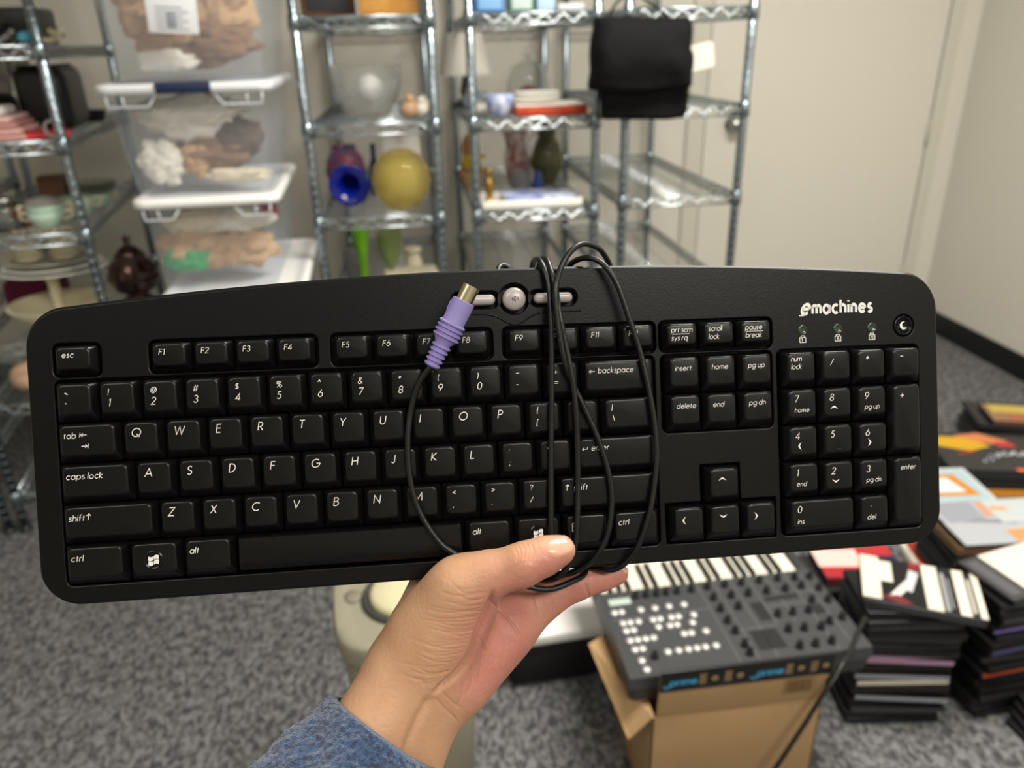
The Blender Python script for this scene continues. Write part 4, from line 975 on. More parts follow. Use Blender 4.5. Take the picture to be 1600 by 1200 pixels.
def handled(x, v, z, R_, H, nm, lab, grp=None, lid=False, m=mint):
    r = empty(nm, LP(x, v, z), la); tag(r, lab, 'bowl', grp)
    vase([(R_*.5, 0), (R_*.62, H*.12), (R_*.92, H*.55), (R_, H), (R_*.97, H)], 32, .003).obj('body', m, r)
    for s in (-1, 1): G().add(*tube([tuple(p) for p in catmull([(s*R_*.95, 0, H*.9), (s*R_*1.35, 0, H*.88), (s*R_*1.3, 0, H*.6), (s*R_*.85, 0, H*.5)], 6)], .0038, 8)).obj('handle', cream, r)
    if lid: G().add(*lathe([(R_*1.05, H), (R_*.8, H+.012), (.012, H+.02), (.001, H+.02)], 32, False)).obj('lid', M('lid_grey', '8f8a84', .35), r)
    return r
handled(.255, .075, z, .046, .046, 'soup_bowl', 'mint green two-handled bowl, lower of the nested pair in front')
handled(.257, .077, z+.021, .048, .044, 'soup_bowl', 'mint green two-handled bowl, upper of the nested pair in front', lid=True)
handled(.305, .20, z, .048, .060, 'soup_bowl', 'mint green bowl just behind the nested pair', m=M('pale_mint', 'c5d8c0', .25))
handled(.325, .36, z, .042, .045, 'tea_cup', 'mint cup with a red mark carrying a stack of plates')
for k in range(4):
    one(G().add(*lathe([(.03, 0), (.062, .006), (.064, .009), (.03, .004), (.001, .004)], 32)), 'saucer', M('sage_glaze', '8f9680', .3), LP(.325, .36, z+.0465+.0075*k), ('lowest', 'second', 'third', 'topmost')[k]+' saucer of the stack on the marked mint cup', 'saucer', 'sage saucers on the mint cup')
r = empty('glass_jar', LP(.155, .09, z), la); tag(r, 'glass jar with a metal screw lid on the left unit', 'jar')
vase([(.034, 0), (.038, .004), (.038, .06), (.030, .07)], 28).obj('body', glassm, r); G().add(*cyl(.033, .0705, .086, 28, .002)).obj('lid', steel, r)
one(G().add(*lathe([(.02, 0), (.045, .02), (.05, .036), (.045, .036), (.001, .01)], 28)), 'orange_bowl', M('terracotta', 'b4532a', .3), LP(.195, .155, z), 'terracotta orange bowl behind the glass jar', 'bowl')
one(G().add(*rbox(-.035, .035, -.03, .03, 0, .105, .003)), 'wooden_block', wood, LP(.225, .33, z), 'brown wooden block standing behind the orange bowl', 'block', rz=la)
rs = random.Random(31)
bd = M('silver_bead', 'b9a890', .2, .9)
b0 = None
for k in range(16):
    g = G().add(*sph(.0055, 10, 6, c=(0, 0, .0055)))
    o = g.obj('metal_bead', bd) if b0 is None else b0.copy()
    if b0 is None: b0 = o
    else: COL.objects.link(o)
    o.location = LP(.185+.011*k, .022+.008*(k % 2), z); tag(o, 'silver bead in the row along the front edge of the bowl shelf', 'bead', 'silver beads along the shelf edge')
one(G().add(*rbox(-.04, .04, -.1, .1, 0, .008, .002)), 'dark_board', wood, LP(.20, .50, z), 'dark wooden board lying at the back of the bowl shelf', 'board')
z = LS[2]
def plate(R_, m, nm, lab, x, v, z, sx=1., grp=None, cat='plate'): 
    return one(G().add(*lathe([(R_*.55, 0), (R_*.7, .003), (R_, .013), (R_*.98, .015), (R_*.68, .006), (.001, .005)], 44), mt=T(s=(sx, .8, 1))), nm, m, LP(x, v, z), lab, cat, grp, rz=la)
zp = z+.156
r = empty('cake_stand', LP(.215, .12, z+.006), la); tag(r, 'cream ceramic cake stand holding the white plates', 'cake stand')
G().add(*lathe([(.001, 0), (.055, 0), (.058, .004), (.02, .012), (.013, .06), (.015, .13), (.022, .144), (.05, .150), (.07, .154), (.001, .1545)], 36)).obj('body', cream, r)
plate(.140, white, 'dinner_plate', 'lowest and widest white plate of the stack on the cake stand', .225, .13, zp, grp='white plates on the cake stand')
plate(.130, white, 'dinner_plate', 'second white plate from the bottom of the cake stand stack', .225, .13, zp+.0125, grp='white plates on the cake stand')
plate(.110, M('grey_glaze', 'b9b5a6', .3), 'dinner_plate', 'greyish top plate of the stack on the cake stand', .22, .13, zp+.026, grp='white plates on the cake stand')
for s, u in (('left', .172), ('right', .262)):
    for k in range(4):
        one(G().add(*lathe([(.030, 0), (.034, .004), (.040, .014), (.038, .015), (.030, .004), (.001, .004)], 28)), 'ramekin', cream, LP(u, .125, zp+.042+k*.0118), ('lowest', 'second', 'third', 'topmost')[k]+' cream ramekin of the %s stack on the plates' % s, 'ramekin', 'cream ramekins on the plates')
one(vase([(.04, 0), (.07, .015), (.125, .060), (.13, .075)], 40, .005), 'wide_bowl', cream, LP(.215, .12, z), 'wide cream bowl around the foot of the cake stand', 'bowl')
one(G().add(*sph(.055, 20, 12, (1, 1, .8), (0, 0, .044))), 'pink_gourd', M('blush_ceramic', 'c9a58a', .4), LP(.10, .10, LS[1]), 'blush coloured round pot on a low shelf of the left unit', 'pot')
one(G().add(*rbox(-.07, .07, -.1, .1, 0, .10, .02)), 'maroon_cloth', M('maroon', '5e1836', .9), LP(.09, .40, LS[2]), 'maroon cloth bundle at the back left of the cake stand shelf', 'cloth', rz=la)
for k in range(5):
    one(G().add(*lathe([(.001, 0), (.02, 0), (.024, .03), (.018, .06), (.02, .07), (.001, .075)], 16)), 'brass_cup', brass, LP(.08+.055*k, .18, .0), ('brass cup on the floor under the left unit, first from the left', 'brass cup on the floor under the left unit, second from the left', 'brass cup on the floor under the left unit, third from the left', 'brass cup on the floor under the left unit, fourth from the left', 'brass cup on the floor under the left unit, nearest the totes')[k], 'cup', 'brass cups under the left unit')
cop = M('dark_copper', '4a3a36', .18, .9)
r = empty('tea_urn', (-.815, 2.24, .0)); tag(r, 'dark tarnished silver teapot on a tall stand behind the totes', 'teapot')
G().add(*cyl(.055, 0, .645, 28, .005)).obj('stand', blackm, r)
tp = T(0, 0, .646, s=(.78, .78, .9))
G().add(*lathe([(.045, 0), (.05, .011), (.03, .021), (.07, .04), (.088, .075), (.080, .115), (.05, .14), (.055, .146), (.03, .17), (.012, .178), (.010, .188), (.016, .198), (.001, .208)], 36), mt=tp).obj('body', cop, r)
G().add(*tube([tuple(p) for p in catmull([(-.075, 0, .115), (-.12, 0, .13), (-.125, 0, .08), (-.08, 0, .05)], 6)], .006, 8), mt=tp @ Matrix.Rotation(-1.2, 4, 'Z')).obj('handle', cop, r)
G().add(*tube([tuple(p) for p in catmull([(.08, 0, .06), (.115, 0, .09), (.125, 0, .14)], 6)], .009, 8), mt=tp @ Matrix.Rotation(-1.2, 4, 'Z')).obj('spout', cop, r)

# ---------------------------------------------------------------- clear totes full of packing paper
kraft = [M('kraft_tan', 'bb9870', .85), M('kraft_brown', '83654a', .9), M('paper_cream', 'd3c8ae', .85), M('paper_white', 'ded9cb', .85), M('foam_green', '3f9a5c', .8), M('kraft_dark', '5b4a3a', .9), M('paper_red', '94353a', .8)]
def crumple(R_, s, seed):
    bm_v, bm_f = sph(1, 34, 22); V = []
    for p in bm_v:
        v = Vector(p).normalized() if Vector(p).length > 1e-6 else Vector((0, 0, 1))
        q = v*1.15+Vector((seed*3.1, seed*1.7, 0)); d = 1
        vd = noise.voronoi(q)[0]; d += .42*(vd[1]-vd[0])-.2
        vd = noise.voronoi(q*2.1)[0]; d += .22*(vd[1]-vd[0])-.08
        d += .1*noise.noise(q*1.5)
        V.append((v.x*d*R_*1.18*s[0], v.y*d*R_*s[1], v.z*d*R_*1.12*s[2]))
    return V, bm_f
def tote(x, Y, z, rz, W0, W1, D, H, lidm, lab, content, latch=None, extra=None):
    r = empty('storage_tote', (x, Y, z), rz); tag(r, lab, 'storage tote', 'clear storage totes in the tall stack')
    fm = frosted(); g = G()
    R = lambda w, i, z_: [(a, b, z_) for a, b in rrect(-w/2+i, w/2-i, i, D-i-(W1-w)/2*0, .035, 5)]
    g.add(*loft([R(W0, .03, .0), R(W0, .004, .006), R(W0, 0, .02), R((W0+W1)/2, 0, H*.5), R(W1, 0, H*.88), R(W1+.012, -.006, H*.885), R(W1+.012, -.006, H)], True, False))
    g.obj('body', fm, r)
    lg = G(); Wl = W1+.03
    Q = lambda i, z_: [(a, b, z_) for a, b in rrect(-Wl/2+i, Wl/2-i, -.015+i, D+.015-i, .035, 5)]
    lg.add(*loft([Q(.004, H-.022), Q(0, H-.020), Q(0, H-.004), Q(.004, H), Q(.02, H+.001), Q(.024, H-.004), Q(.05, H-.004)]))
    lg.obj('lid', lidm, r)
    for s in (-1, 1):
        rb = G()
        for pl in ([(s*(W1/2-.01), H-.024), (s*(W1/2-.012), H-.05), (s*.085, H-.05), (s*.065, H-.024)], [(s*(W1/2-.045), H-.024), (s*(W1/2-.047), H-.05)]):
            rb.add(*tube([(a, -.008, b) for a, b in pl], .0028, 5))
        rb.obj('rim_rib', M('milky_rib', 'c8ccd2', .4), r)
    if latch: G().add(*rbox(-.062, .062, -.022, -.006, H-.022, H+.003, .004)).obj('latch', latch, r)
    for k, (px_, py_, pz_, R_, s, ci, sd, pl) in enumerate(content):
        p = Matrix.Translation((x, Y, z)) @ Matrix.Rotation(rz, 4, 'Z') @ Vector((px_, py_, pz_))
        o = G().add(*crumple(R_, s, sd)).obj('crumpled_paper', kraft[ci], None, loc=p, rz=rz, smooth=False)
        tag(o, pl, 'packing paper', 'crumpled packing paper in the totes')
    if extra: extra(r)
    return r
lidw = M('milky_lid', 'dcdfe3', .4); lidW = M('white_lid', 'f0f0ee', .4); navy = M('navy_latch', '1c2748', .35)
tx, ty, tr = -.515, 2.02, math.radians(3)
tote(tx-.008, ty, .720, tr, .285, .325, .55, .245, lidW, 'clear tote with green and cream paper and a bright white lid, third down', [
    (-.06, .12, .10, .085, (1.2, .9, .8), 0, 1, 'tan paper wad low in the tote with the bright white lid'),
    (.055, .12, .09, .075, (1, .9, .8), 0, 2, 'tan paper wad, right side of the tote with the bright white lid'),
    (-.09, .07, .075, .045, (1.3, .6, .8), 4, 3, 'green foam wad in the third tote down'),
    (-.05, .09, .17, .065, (1.4, .7, .6), 2, 4, 'cream paper wad near the top of the third tote down'),
    (.06, .09, .17, .06, (1.3, .7, .6), 3, 5, 'whitish paper wad at the top right of the third tote down'),
    (.12, .10, .19, .035, (1, .7, .6), 6, 6, 'dull red paper wad under the bright white lid')])
tote(tx-.012, ty, .968, tr, .32, .372, .57, .262, lidw, 'clear tote with a navy latch and brown paper, second down of the stack', [
    (-.01, .115, .175, .095, (1.35, .9, .66), 3, 7, 'big off-white paper wad at the top of the navy-latched tote'),
    (.03, .10, .095, .075, (1.3, .7, .7), 1, 8, 'brown paper wad in the middle of the navy-latched tote'),
    (.09, .09, .13, .06, (1.1, .7, .8), 5, 9, 'dark brown paper wad, right of the navy-latched tote'),
    (-.10, .08, .075, .055, (1, .7, 1), 3, 10, 'white paper wad, lower left of the navy-latched tote'),
    (-.02, .075, .08, .045, (.8, .6, 1), 0, 11, 'tan paper peak, centre of the navy-latched tote'),
    (.08, .075, .035, .05, (1.6, .6, .4), 2, 12, 'cream paper lying at the bottom right of the navy-latched tote')], navy)
def lab_(r):
    G().add(*rbox(-.055, .055, -.0015, .0, .060+.0, .150+.03, .0005), mt=T(-.022, -.002, .042, ry=.06)).obj('paper_label', M('label_white', 'dfe2e6', .5), r)
    G().add(*rbox(-.042, .042, -.003, -.0016, .125, .160, .0005), mt=T(-.022, -.002, .057, ry=.06)).obj('red_block', M('label_red', 'b3262b', .5), r)
    lg = G()
    for k in range(6): lg.add(*rbox(-.035, .035-.012*(k % 2), -.0026, -.0016, .068+.009*k, .0705+.009*k, .0002), mt=T(-.022, -.002, .042, ry=.06))
    lg.add(*rbox(-.012, .008, -.0028, -.0016, .073, .105, .001), mt=T(-.022, -.002, .042, ry=.06))
    lg.obj('print', M('label_ink', '8b9098', .6), r)
tote(tx+.005, ty+.01, 1.234, tr, .33, .40, .57, .33, lidw, 'clear tote with a red and white paper label, topmost of the stack', [
    (-.02, .16, .13, .12, (1.2, .9, .85), 0, 13, 'large tan paper wad filling the labelled top tote'),
    (.07, .13, .16, .08, (.9, .8, 1.2), 0, 14, 'upright tan paper wad, right side of the labelled top tote'),
    (-.08, .12, .19, .085, (1.1, .8, 1), 0, 15, 'tan paper wad, upper left of the labelled top tote'),
    (.06, .09, .085, .07, (1.2, .7, .7), 1, 16, 'darker brown paper wad low in the labelled top tote'),
    (-.06, .075, .045, .05, (1.4, .6, .5), 3, 17, 'white paper at the bottom left of the labelled top tote'),
    (.03, .20, .25, .11, (1.3, .9, .5), 1, 18, 'brown paper wad under the lid of the labelled top tote')], None, lab_)
tote(tx+.02, ty-.01, .482, tr, .30, .34, .58, .235, lidW, 'clear tote with a white lid peeking out beside the keyboard, fourth down', [(.0, .15, .12, .10, (1.2, .9, .8), 0, 19, 'tan paper wad in the fourth tote down')])
tote(tx+.0, ty-.01, .241, tr, .32, .37, .58, .238, lidW, 'clear tote with a white lid, fifth down of the stack', [(.0, .15, .12, .10, (1.2, .9, .8), 0, 21, 'tan paper wad in the fifth tote down')])
tote(tx+.0, ty-.01, .0, tr, .32, .37, .58, .238, lidW, 'clear tote on the carpet, lowest of the stack', [(.0, .15, .12, .10, (1.2, .9, .8), 1, 20, 'brown paper wad in the lowest tote')])
# ---------------------------------------------------------------- beige bin
beige = M('putty_plastic', '8b8775', .5, bump=.08, bscale=300)
bc = (-.072, 1.095)
r = empty('waste_bin', (bc[0], bc[1], 0), .12); tag(r, 'putty beige plastic bin with a round cream lid, behind the wrist', 'bin')
def se(a, b, z, e=.55, n=56): return [(a*math.copysign(abs(math.cos(2*pi*i/n))**e, math.cos(2*pi*i/n)), b*math.copysign(abs(math.sin(2*pi*i/n))**e, math.sin(2*pi*i/n)), z) for i in range(n)]
G().add(*loft([se(.092, .092, 0), se(.098, .098, .01), se(.108, .108, .2), se(.116, .116, .372), se(.122, .122, .376), se(.124, .124, .385), se(.124, .124, .415), se(.120, .120, .422), se(.108, .108, .424), se(.098, .098, .419), se(.090, .090, .418)])).obj('body', beige, r, auto=50)
G().add(*lathe([(.074, .4185), (.074, .424), (.068, .428), (.062, .424), (.060, .4185)], 48, False, False)).obj('lid_ring', M('smoke_ring', '3c3d3a', .4), r)
G().add(*lathe([(.060, .4185), (.060, .430), (.052, .436), (.02, .440), (.001, .440)], 48, False)).obj('lid', M('cream_plastic', 'c9c3a0', .4), r)
G().add(*lathe([(.016, .419), (.016, .4225), (.001, .4205)], 24, False), mt=T(-.088, .02, .0)).obj('finger_recess', M('shade_plastic', '7f7a68', .6), r)

# ---------------------------------------------------------------- black fabric box with a white lid
r = empty('fabric_storage_box', (.27, 1.40, 0), .06); tag(r, 'black fabric box with a flat white lid, between the hand and the synthesizer', 'box')
G().add(*rbox(-.15, .15, -.13, .13, 0, .115, .02)).obj('body', M('black_canvas', '111112', .85, bump=.5, bscale=60, bdist=.004), r)
G().add(*rbox(-.125, .12, -.135, .12, .116, .145, .006)).obj('lid', M('white_lid_card', 'e6e5e2', .5), r)

# ---------------------------------------------------------------- cardboard box with taped flaps
card = M('cardboard', 'a3855e', .8, var='9b7d57', vscale=5)
cin = M('cardboard_inside', 'a97f4c', .85)
BX0, BX1, BY0, BY1, BH = .335, .640, .930, 1.165, .240
r = empty('cardboard_box', (0, 0, 0)); tag(r, 'open brown cardboard box with black printed tape, carrying the synthesizer', 'box')
bx_ = G(); tk = .004
for a in ((BX0, BX1, BY0, BY0+tk), (BX0, BX1, BY1-tk, BY1), (BX0, BX0+tk, BY0, BY1), (BX1-tk, BX1, BY0, BY1)): bx_.add(*rbox(a[0], a[1], a[2], a[3], 0, BH, .001))
bx_.add(*rbox(BX0, BX1, BY0, BY1, 0, .004, .001))
bx_.obj('body', card, r, auto=40)
ff = Matrix.Translation((0, BY0, BH)) @ Matrix.Rotation(math.radians(4), 4, 'X')
G().add(*rbox(BX0+.006, BX1-.002, 0, .0035, .001, .108, .001), mt=ff).obj('front_flap', card, r, auto=40)
def quad_slab(P, th=.0035):
    P = [Vector(p) for p in P]; nrm = (P[1]-P[0]).cross(P[2]-P[0]).normalized()*th
    return loft([[tuple(p) for p in P], [tuple(p+nrm) for p in P]])
G().add(*quad_slab([(BX0, BY0+.003, BH), (BX0-.040, BY0+.003, BH-.045), (BX0-.075, BY0+.17, BH+.02), (BX0, BY1, BH)])).obj('side_flap', card, r, smooth=False)
G().add(*quad_slab([(BX1, BY1, BH-.002), (BX1+.085, BY1-.03, BH-.035), (BX1+.085, BY0+.10, BH-.035), (BX1, BY0+.02, BH-.002)])).obj('side_flap', card, r, smooth=False)
tape = G()
tape.add(*rbox(BX0+.006, BX1+.004, -.0008, -.0001, .0625, .1095, .0003), mt=ff).add(*rbox(BX0+.006, BX1+.004, -.0008, .0042, .1085, .1095, .0003), mt=ff)
tf = lambda g, s, x, z, h, mi, sw=1.1: text(g, s, 0, 0, h, 0, mi, sw=sw, slant=0)
tape.obj('printed_tape', M('tape_black', '141414', .35), r, auto=40)
pt = G()
def put_t(s, x, z, h, mi, sw=1.2):
    q = G(); text(q, s, 0, 0, h, 0, mi, sw=sw, slant=0)
    for v in range(len(q.v)): q.v[v] = tuple(ff @ Vector((x+q.v[v][0], -.0012, z+q.v[v][1])))
    pt.add(q.v, q.f, mi)
for x0 in (BX0+.014, BX0+.165):
    put_t('prime', x0+.010, .078, .014, 0, 1.5)
    sm_ = []
    for t in range(9): a = pi+.5+(pi-1)*t/8; sm_.append((x0+.003+.005*math.cos(a), .085+.013*math.sin(a)))
    ribbon(pt, sm_, .0026, 0, 0, lambda x, y: (x, y))
    k = len(sm_)*2
    for v in range(len(pt.v)-k, len(pt.v)): pt.v[v] = tuple(ff @ Vector((pt.v[v][0], -.0012, pt.v[v][1])))
    for dx in (.066, .110):
        for zz_ in (.075, .080, .085, .090, .095):
            V = [(x0+dx-.007, zz_), (x0+dx+.005, zz_), (x0+dx+.005, zz_+.0024), (x0+dx-.007, zz_+.0024)]
            pt.add([tuple(ff @ Vector((a, -.0012, b))) for a, b in V], [(0, 1, 2, 3)], 1)
        cxx = x0+dx+.020
        pt.add([tuple(ff @ Vector((cxx+.0055*math.cos(t*pi/8), -.0012, .085+.0055*math.sin(t*pi/8)))) for t in range(16)], [tuple(range(16))], 1)
        pt.add([tuple(ff @ Vector((cxx+.002*math.cos(t*pi/8), -.0014, .085+.002*math.sin(t*pi/8)))) for t in range(16)], [tuple(range(16))], 2)
pt.obj('tape_print', [M('print_blue', '3fa3d4', .5), M('print_tan', 'a98a62', .5), M('tape_black', '141414', .35)], r, smooth=False)
bcg = G()
def bar(x0, x1, z0, z1): bcg.add([tuple(ff @ Vector((a, -.0006, b))) for a, b in ((x0, z0), (x1, z0), (x1, z1), (x0, z1))], [(0, 1, 2, 3)])
xb = BX1-.078
bar(xb, xb+.056, .0585, .0592); bar(xb, xb+.056, .0235, .0242); bar(xb, xb+.0008, .0235, .0592); bar(xb+.0555, xb+.0563, .0235, .0592)
rs = random.Random(4); x_ = xb+.004
while x_ < xb+.050: wv = rs.choice((.0008, .0014, .002)); bar(x_, x_+wv, .0265, .0565); x_ += wv+rs.choice((.001, .0016))
bcg.obj('barcode', M('box_ink', '5a4022', .7), r, smooth=False)

# ---------------------------------------------------------------- synthesizer lying on the box
SX, SY, SZ = .300, .962, BH+.001
syn = empty('synthesizer', (SX, SY, SZ), math.radians(1.5)); tag(syn, 'dark grey knob-covered synthesizer with white piano keys, resting on the cardboard box', 'synthesizer')
SWd, PD, HT = .452, .232, .058
gry = M('synth_grey', '3a3b3d', .42, bump=.1, bscale=900, bdist=.0003)
gdk = M('synth_dark', '2c2d2f', .4)
g = G(); R = lambda i, z: [(a, b, z) for a, b in rrect(i, SWd-i, i, PD+.14-i, .014, 5)]
g.add(*loft([R(.012, 0), R(.004, .006), R(.0, .030), R(0, .036), R(.003, .040)]))
g.obj('case', gdk, syn, auto=40)
pnl = G()
def wedge(x0, x1, y0, y1, za, zb, zc):   # panel block sloping up to the back
    return loft([[(x0, y0, za), (x1, y0, za), (x1, y1, za), (x0, y1, za)], [(x0+.002, y0+.003, zb), (x1-.002, y0+.003, zb), (x1-.002, y1-.003, zc), (x0+.002, y1-.003, zc)]])
pnl.add(*wedge(0, SWd, 0, PD, .036, HT, HT))
pnl.obj('control_panel', gry, syn, auto=30)
G().add(*rbox(SWd-.022, SWd, PD, PD+.14, .036, .054, .004)).add(*rbox(0, .012, PD, PD+.14, .036, .054, .004)).obj('end_cheek', gdk, syn, auto=40)
# printed section lines and dark fields
ln = G(); zt = HT+.0003
def LNE(x0, y0, x1, y1, w=.0008): ribbon(ln, [(x0, y0), (x1, y1)], w, zt, 0, lambda x, y: (x, y))
for x in (.205, .240, .275, .312, .350, .390, .420): LNE(x, .008 if x not in (.312, .350) else .09, x, .222)
LNE(.012, .150, .205, .150); LNE(.312, .135, .390, .135); LNE(.240, .085, .312, .085); LNE(.390, .165, .44, .165)
for a in ((.250, .302, .028, .078), (.285, .308, .100, .150), (.318, .388, .150, .162), (.395, .418, .100, .125)):
    ln.add([(a[0], a[2], zt), (a[1], a[2], zt), (a[1], a[3], zt), (a[0], a[3], zt)], [(0, 1, 2, 3)], 1)
ln.obj('panel_print', [M('print_grey', '7d7f82', .5), M('field_dark', '1d1e20', .4)], syn, smooth=False)
G().add(*rbox(.018, .062, .190, .208, HT-.001, HT+.0012, .001)).obj('display', M('lcd', 'a9b8ae', .25), syn)
G().add(*rbox(.014, .066, .186, .2125, HT-.001, HT+.0005, .001)).obj('display_frame', gdk, syn)
btn = G().add(*lathe([(.0072, 0), (.0072, .003), (.0060, .0054), (.003, .0064), (.0001, .0066)], 20))
bm_ = M('silver_button', 'cfcecb', .3, .4); b0 = None
bp_ = []
for y, xs in ((.172, (.020, .034, .072, .100, .128, .158)), (.148, (.028, .042, .058, .086, .100, .122, .136, .166)), (.132, (.028, .042, .090, .112, .126, .156)), (.112, (.028, .042, .057, .072, .130, .144, .172)), (.094, (.030, .044)),
              (.082, (.086, .106, .124, .140, .156, .176)), (.072, (.034,)), (.055, (.036,))):
    for x in xs: bp_.append((x, .192-(.192-y)*1.28))
for x, y in bp_:
    o = btn.obj('button', bm_, syn) if b0 is None else b0.copy()
    if b0 is None: b0 = o
    else: COL.objects.link(o)
    o.location = (x, y, HT)
kg = G().add(*lathe([(.0078, 0), (.0078, .002), (.0058, .004), (.0052, .014), (.0040, .0155), (.0001, .0155)], 18)).add(*rbox(-.0006, .0006, .001, .0052, .0150, .0160, .0002))
km = M('knob_black', '1b1c1e', .35); k0 = None
kp = [(x, .206) for x in (.074, .095, .116, .136, .158, .188)]+[(x, y) for x in (.222, .258, .293, .331, .370) for y in (.208, .178)]+[(.222, .148), (.258, .148), (.222, .118), (.225, .092), (.405, .205), (.436, .203), (.405, .180), (.436, .170), (.405, .142), (.436, .138), (.322, .118), (.352, .118), (.384, .118), (.322, .080), (.352, .078), (.384, .076), (.407, .086), (.436, .092), (.322, .040), (.352, .040), (.384, .042), (.060, .060), (.228, .060), (.228, .028)]
for x, y in [(x, max(.024, .208-(.208-y)*1.10)) for x, y in kp]:
    o = kg.obj('knob', km, syn, auto=50) if k0 is None else k0.copy()
    if k0 is None: k0 = o
    else: COL.objects.link(o)
    o.location = (x, y, HT); o.rotation_euler.z = rs.uniform(-2, 2)
NK = 22; kx0, kx1 = .014, SWd-.024; kw = (kx1-kx0)/NK
w0_ = None; wkm = M('ivory_key', 'ded9c8', .3); bkm = M('ebony_key', '121213', .3)
for k in range(NK):
    o = G().add(*rbox(.0006, kw-.0006, 0, .128, .037, .050, .0018)).obj('white_key', wkm, syn, auto=50) if w0_ is None else w0_.copy()
    if w0_ is None: w0_ = o
    else: COL.objects.link(o)
    o.location = (kx0+k*kw, PD+.004, 0)
b0 = None
for k in range(1, NK):
    if (k % 7) in (0, 4): continue       # no black key between E-F and B-C, read from the right hand end
    o = G().add(*rbox(-.0048, .0048, 0, .072, .048, .058, .0015)).obj('black_key', bkm, syn, auto=50) if b0 is None else b0.copy()
    if b0 is None: b0 = o
    else: COL.objects.link(o)
    o.location = (kx0+k*kw, PD+.004, 0)
# its lead hangs over the tape to the floor
P = [atZ(1368, 960, .285), atZ(1366, 1000, .284), Vector((.765, .958, .262)), atY(1320, 1045, .918), atY(1285, 1085, .905), atY(1258, 1130, .90), atY(1235, 1165, .895), atY(1212, 1200, .89), atY(1195, 1225, .885), Vector((.50, .87, .006)), Vector((.46, .80, .006))]
P = [atZ(1352, 965, .306), atZ(1340, 990, .307), atZ(1331, 1012, .306), atY(1318, 1035, .938), atY(1303, 1060, .920), atY(1286, 1085, .910)]+P[5:]
o = G().add(*tube([tuple(p) for p in catmull([tuple(p) for p in P], 8)], .0042, 8)).obj('power_lead', M('lead_black', '161616', .35)); tag(o, 'black power lead hanging in front of the cardboard box', 'cable')

# ---------------------------------------------------------------- DVD cases
dvb = M('dvd_black', '151516', .35); dvs = M('dvd_sheath', '2a2a2c', .12)
def dvd(p, rz, cols=('1b1b1d', '222224'), lab='', art=None, W_=.19, D_=.135, H_=.0145, tilt=(0, 0), grp=None, cat='DVD case', nm='dvd_case', edge=dvb):
    """closed case lying flat; the long side faces the room. cols = spine colour, front colour"""
    r = empty(nm, p, rz); r.rotation_euler.x, r.rotation_euler.y = tilt; tag(r, lab, cat, grp)
    g = G().add(*rbox(-W_/2, W_/2, 0, D_, 0, H_*.46, .002)).add(*rbox(-W_/2, W_/2, 0, D_, H_*.54, H_, .002)).add(*rbox(-W_/2+.003, W_/2-.003, .0015, D_-.003, H_*.3, H_*.7, .001))
    g.obj('case', edge, r, auto=40)
    q = G(); m = [M('print_'+cols[0], cols[0], .25), M('print_'+cols[1], cols[1], .2)]
    q.add([(-W_/2+.004, -.0003, .0018), (W_/2-.004, -.0003, .0018), (W_/2-.004, -.0003, H_-.0018), (-W_/2+.004, -.0003, H_-.0018)], [(0, 1, 2, 3)], 0)
    q.add([(-W_/2+.003, .003, H_+.0003), (W_/2-.003, .003, H_+.0003), (W_/2-.003, D_-.003, H_+.0003), (-W_/2+.003, D_-.003, H_+.0003)], [(0, 1, 2, 3)], 1)
    for a in (art or []):
        c, pl = a; m.append(M('print_'+c, c, .25)); q.add([(x*W_-W_/2, y*D_, H_+.0006+.0001*len(m)) for x, y in pl], [tuple(range(len(pl)))], len(m)-1)
    q.obj('cover_sheet', m, r, smooth=False)
    return r
def box4(x0, y0, x1, y1, k=0): return [(x0, y0), (x1, y0), (x1+k, y1), (x0+k, y1)]
ORD = ['lowest', 'second from the bottom', 'third from the bottom', 'fourth from the bottom', 'fifth from the bottom', 'sixth from the bottom', 'seventh from the bottom', 'eighth from the bottom', 'ninth from the bottom', 'tenth from the bottom', 'eleventh from the bottom', 'twelfth from the bottom', 'thirteenth from the bottom', 'fourteenth from the bottom', 'fifteenth from the bottom', 'sixteenth from the bottom', 'seventeenth from the bottom', 'eighteenth from the bottom', 'nineteenth from the bottom']
CN = {'161617': 'black', '1d1d20': 'black', 'a884a0': 'pink and lilac', 'c9c4b0': 'pale grey', '3a3a3e': 'dark grey', '8a8f98': 'silver', '2c2c2e': 'black', 'd08a30': 'amber', '7a6ab0': 'violet', 'b04a30': 'rust red', '4a4a70': 'slate blue', 'd4d0c8': 'white', '5d6a50': 'moss green', 'b02028': 'red', '6d4a38': 'brown'}
rs = random.Random(77)
def stack(cx, cy, rz, spines, what, z0=0, jx=.006, jr=.05, H_=.0145, last=None):
    z = z0
    for k, c in enumerate(spines):
        ang = rz+rs.uniform(-jr, jr); x = cx+rs.uniform(-jx, jx); y = cy+rs.uniform(-jx, jx)
        dvd((x, y, z), ang, (c, '1a1a1c'), '%s-spined DVD case, %s in %s' % (CN[c], ORD[k], what), H_=H_, grp='DVD cases in '+what)
        z += H_+.0003
    return z
S1 = ['161617', '161617', '3a3a3e', '161617', '8a8f98', '161617', '161617', 'c9c4b0', '8a8f98', '161617', 'a884a0', 'a884a0', '161617', '161617', '2c2c2e', '161617', '3a3a3e', '161617', '161617']
s1x, s1y, s1a = .895, 1.062, math.radians(-9)
zt_ = stack(s1x, s1y, s1a, S1, 'the stack beside the synthesizer')
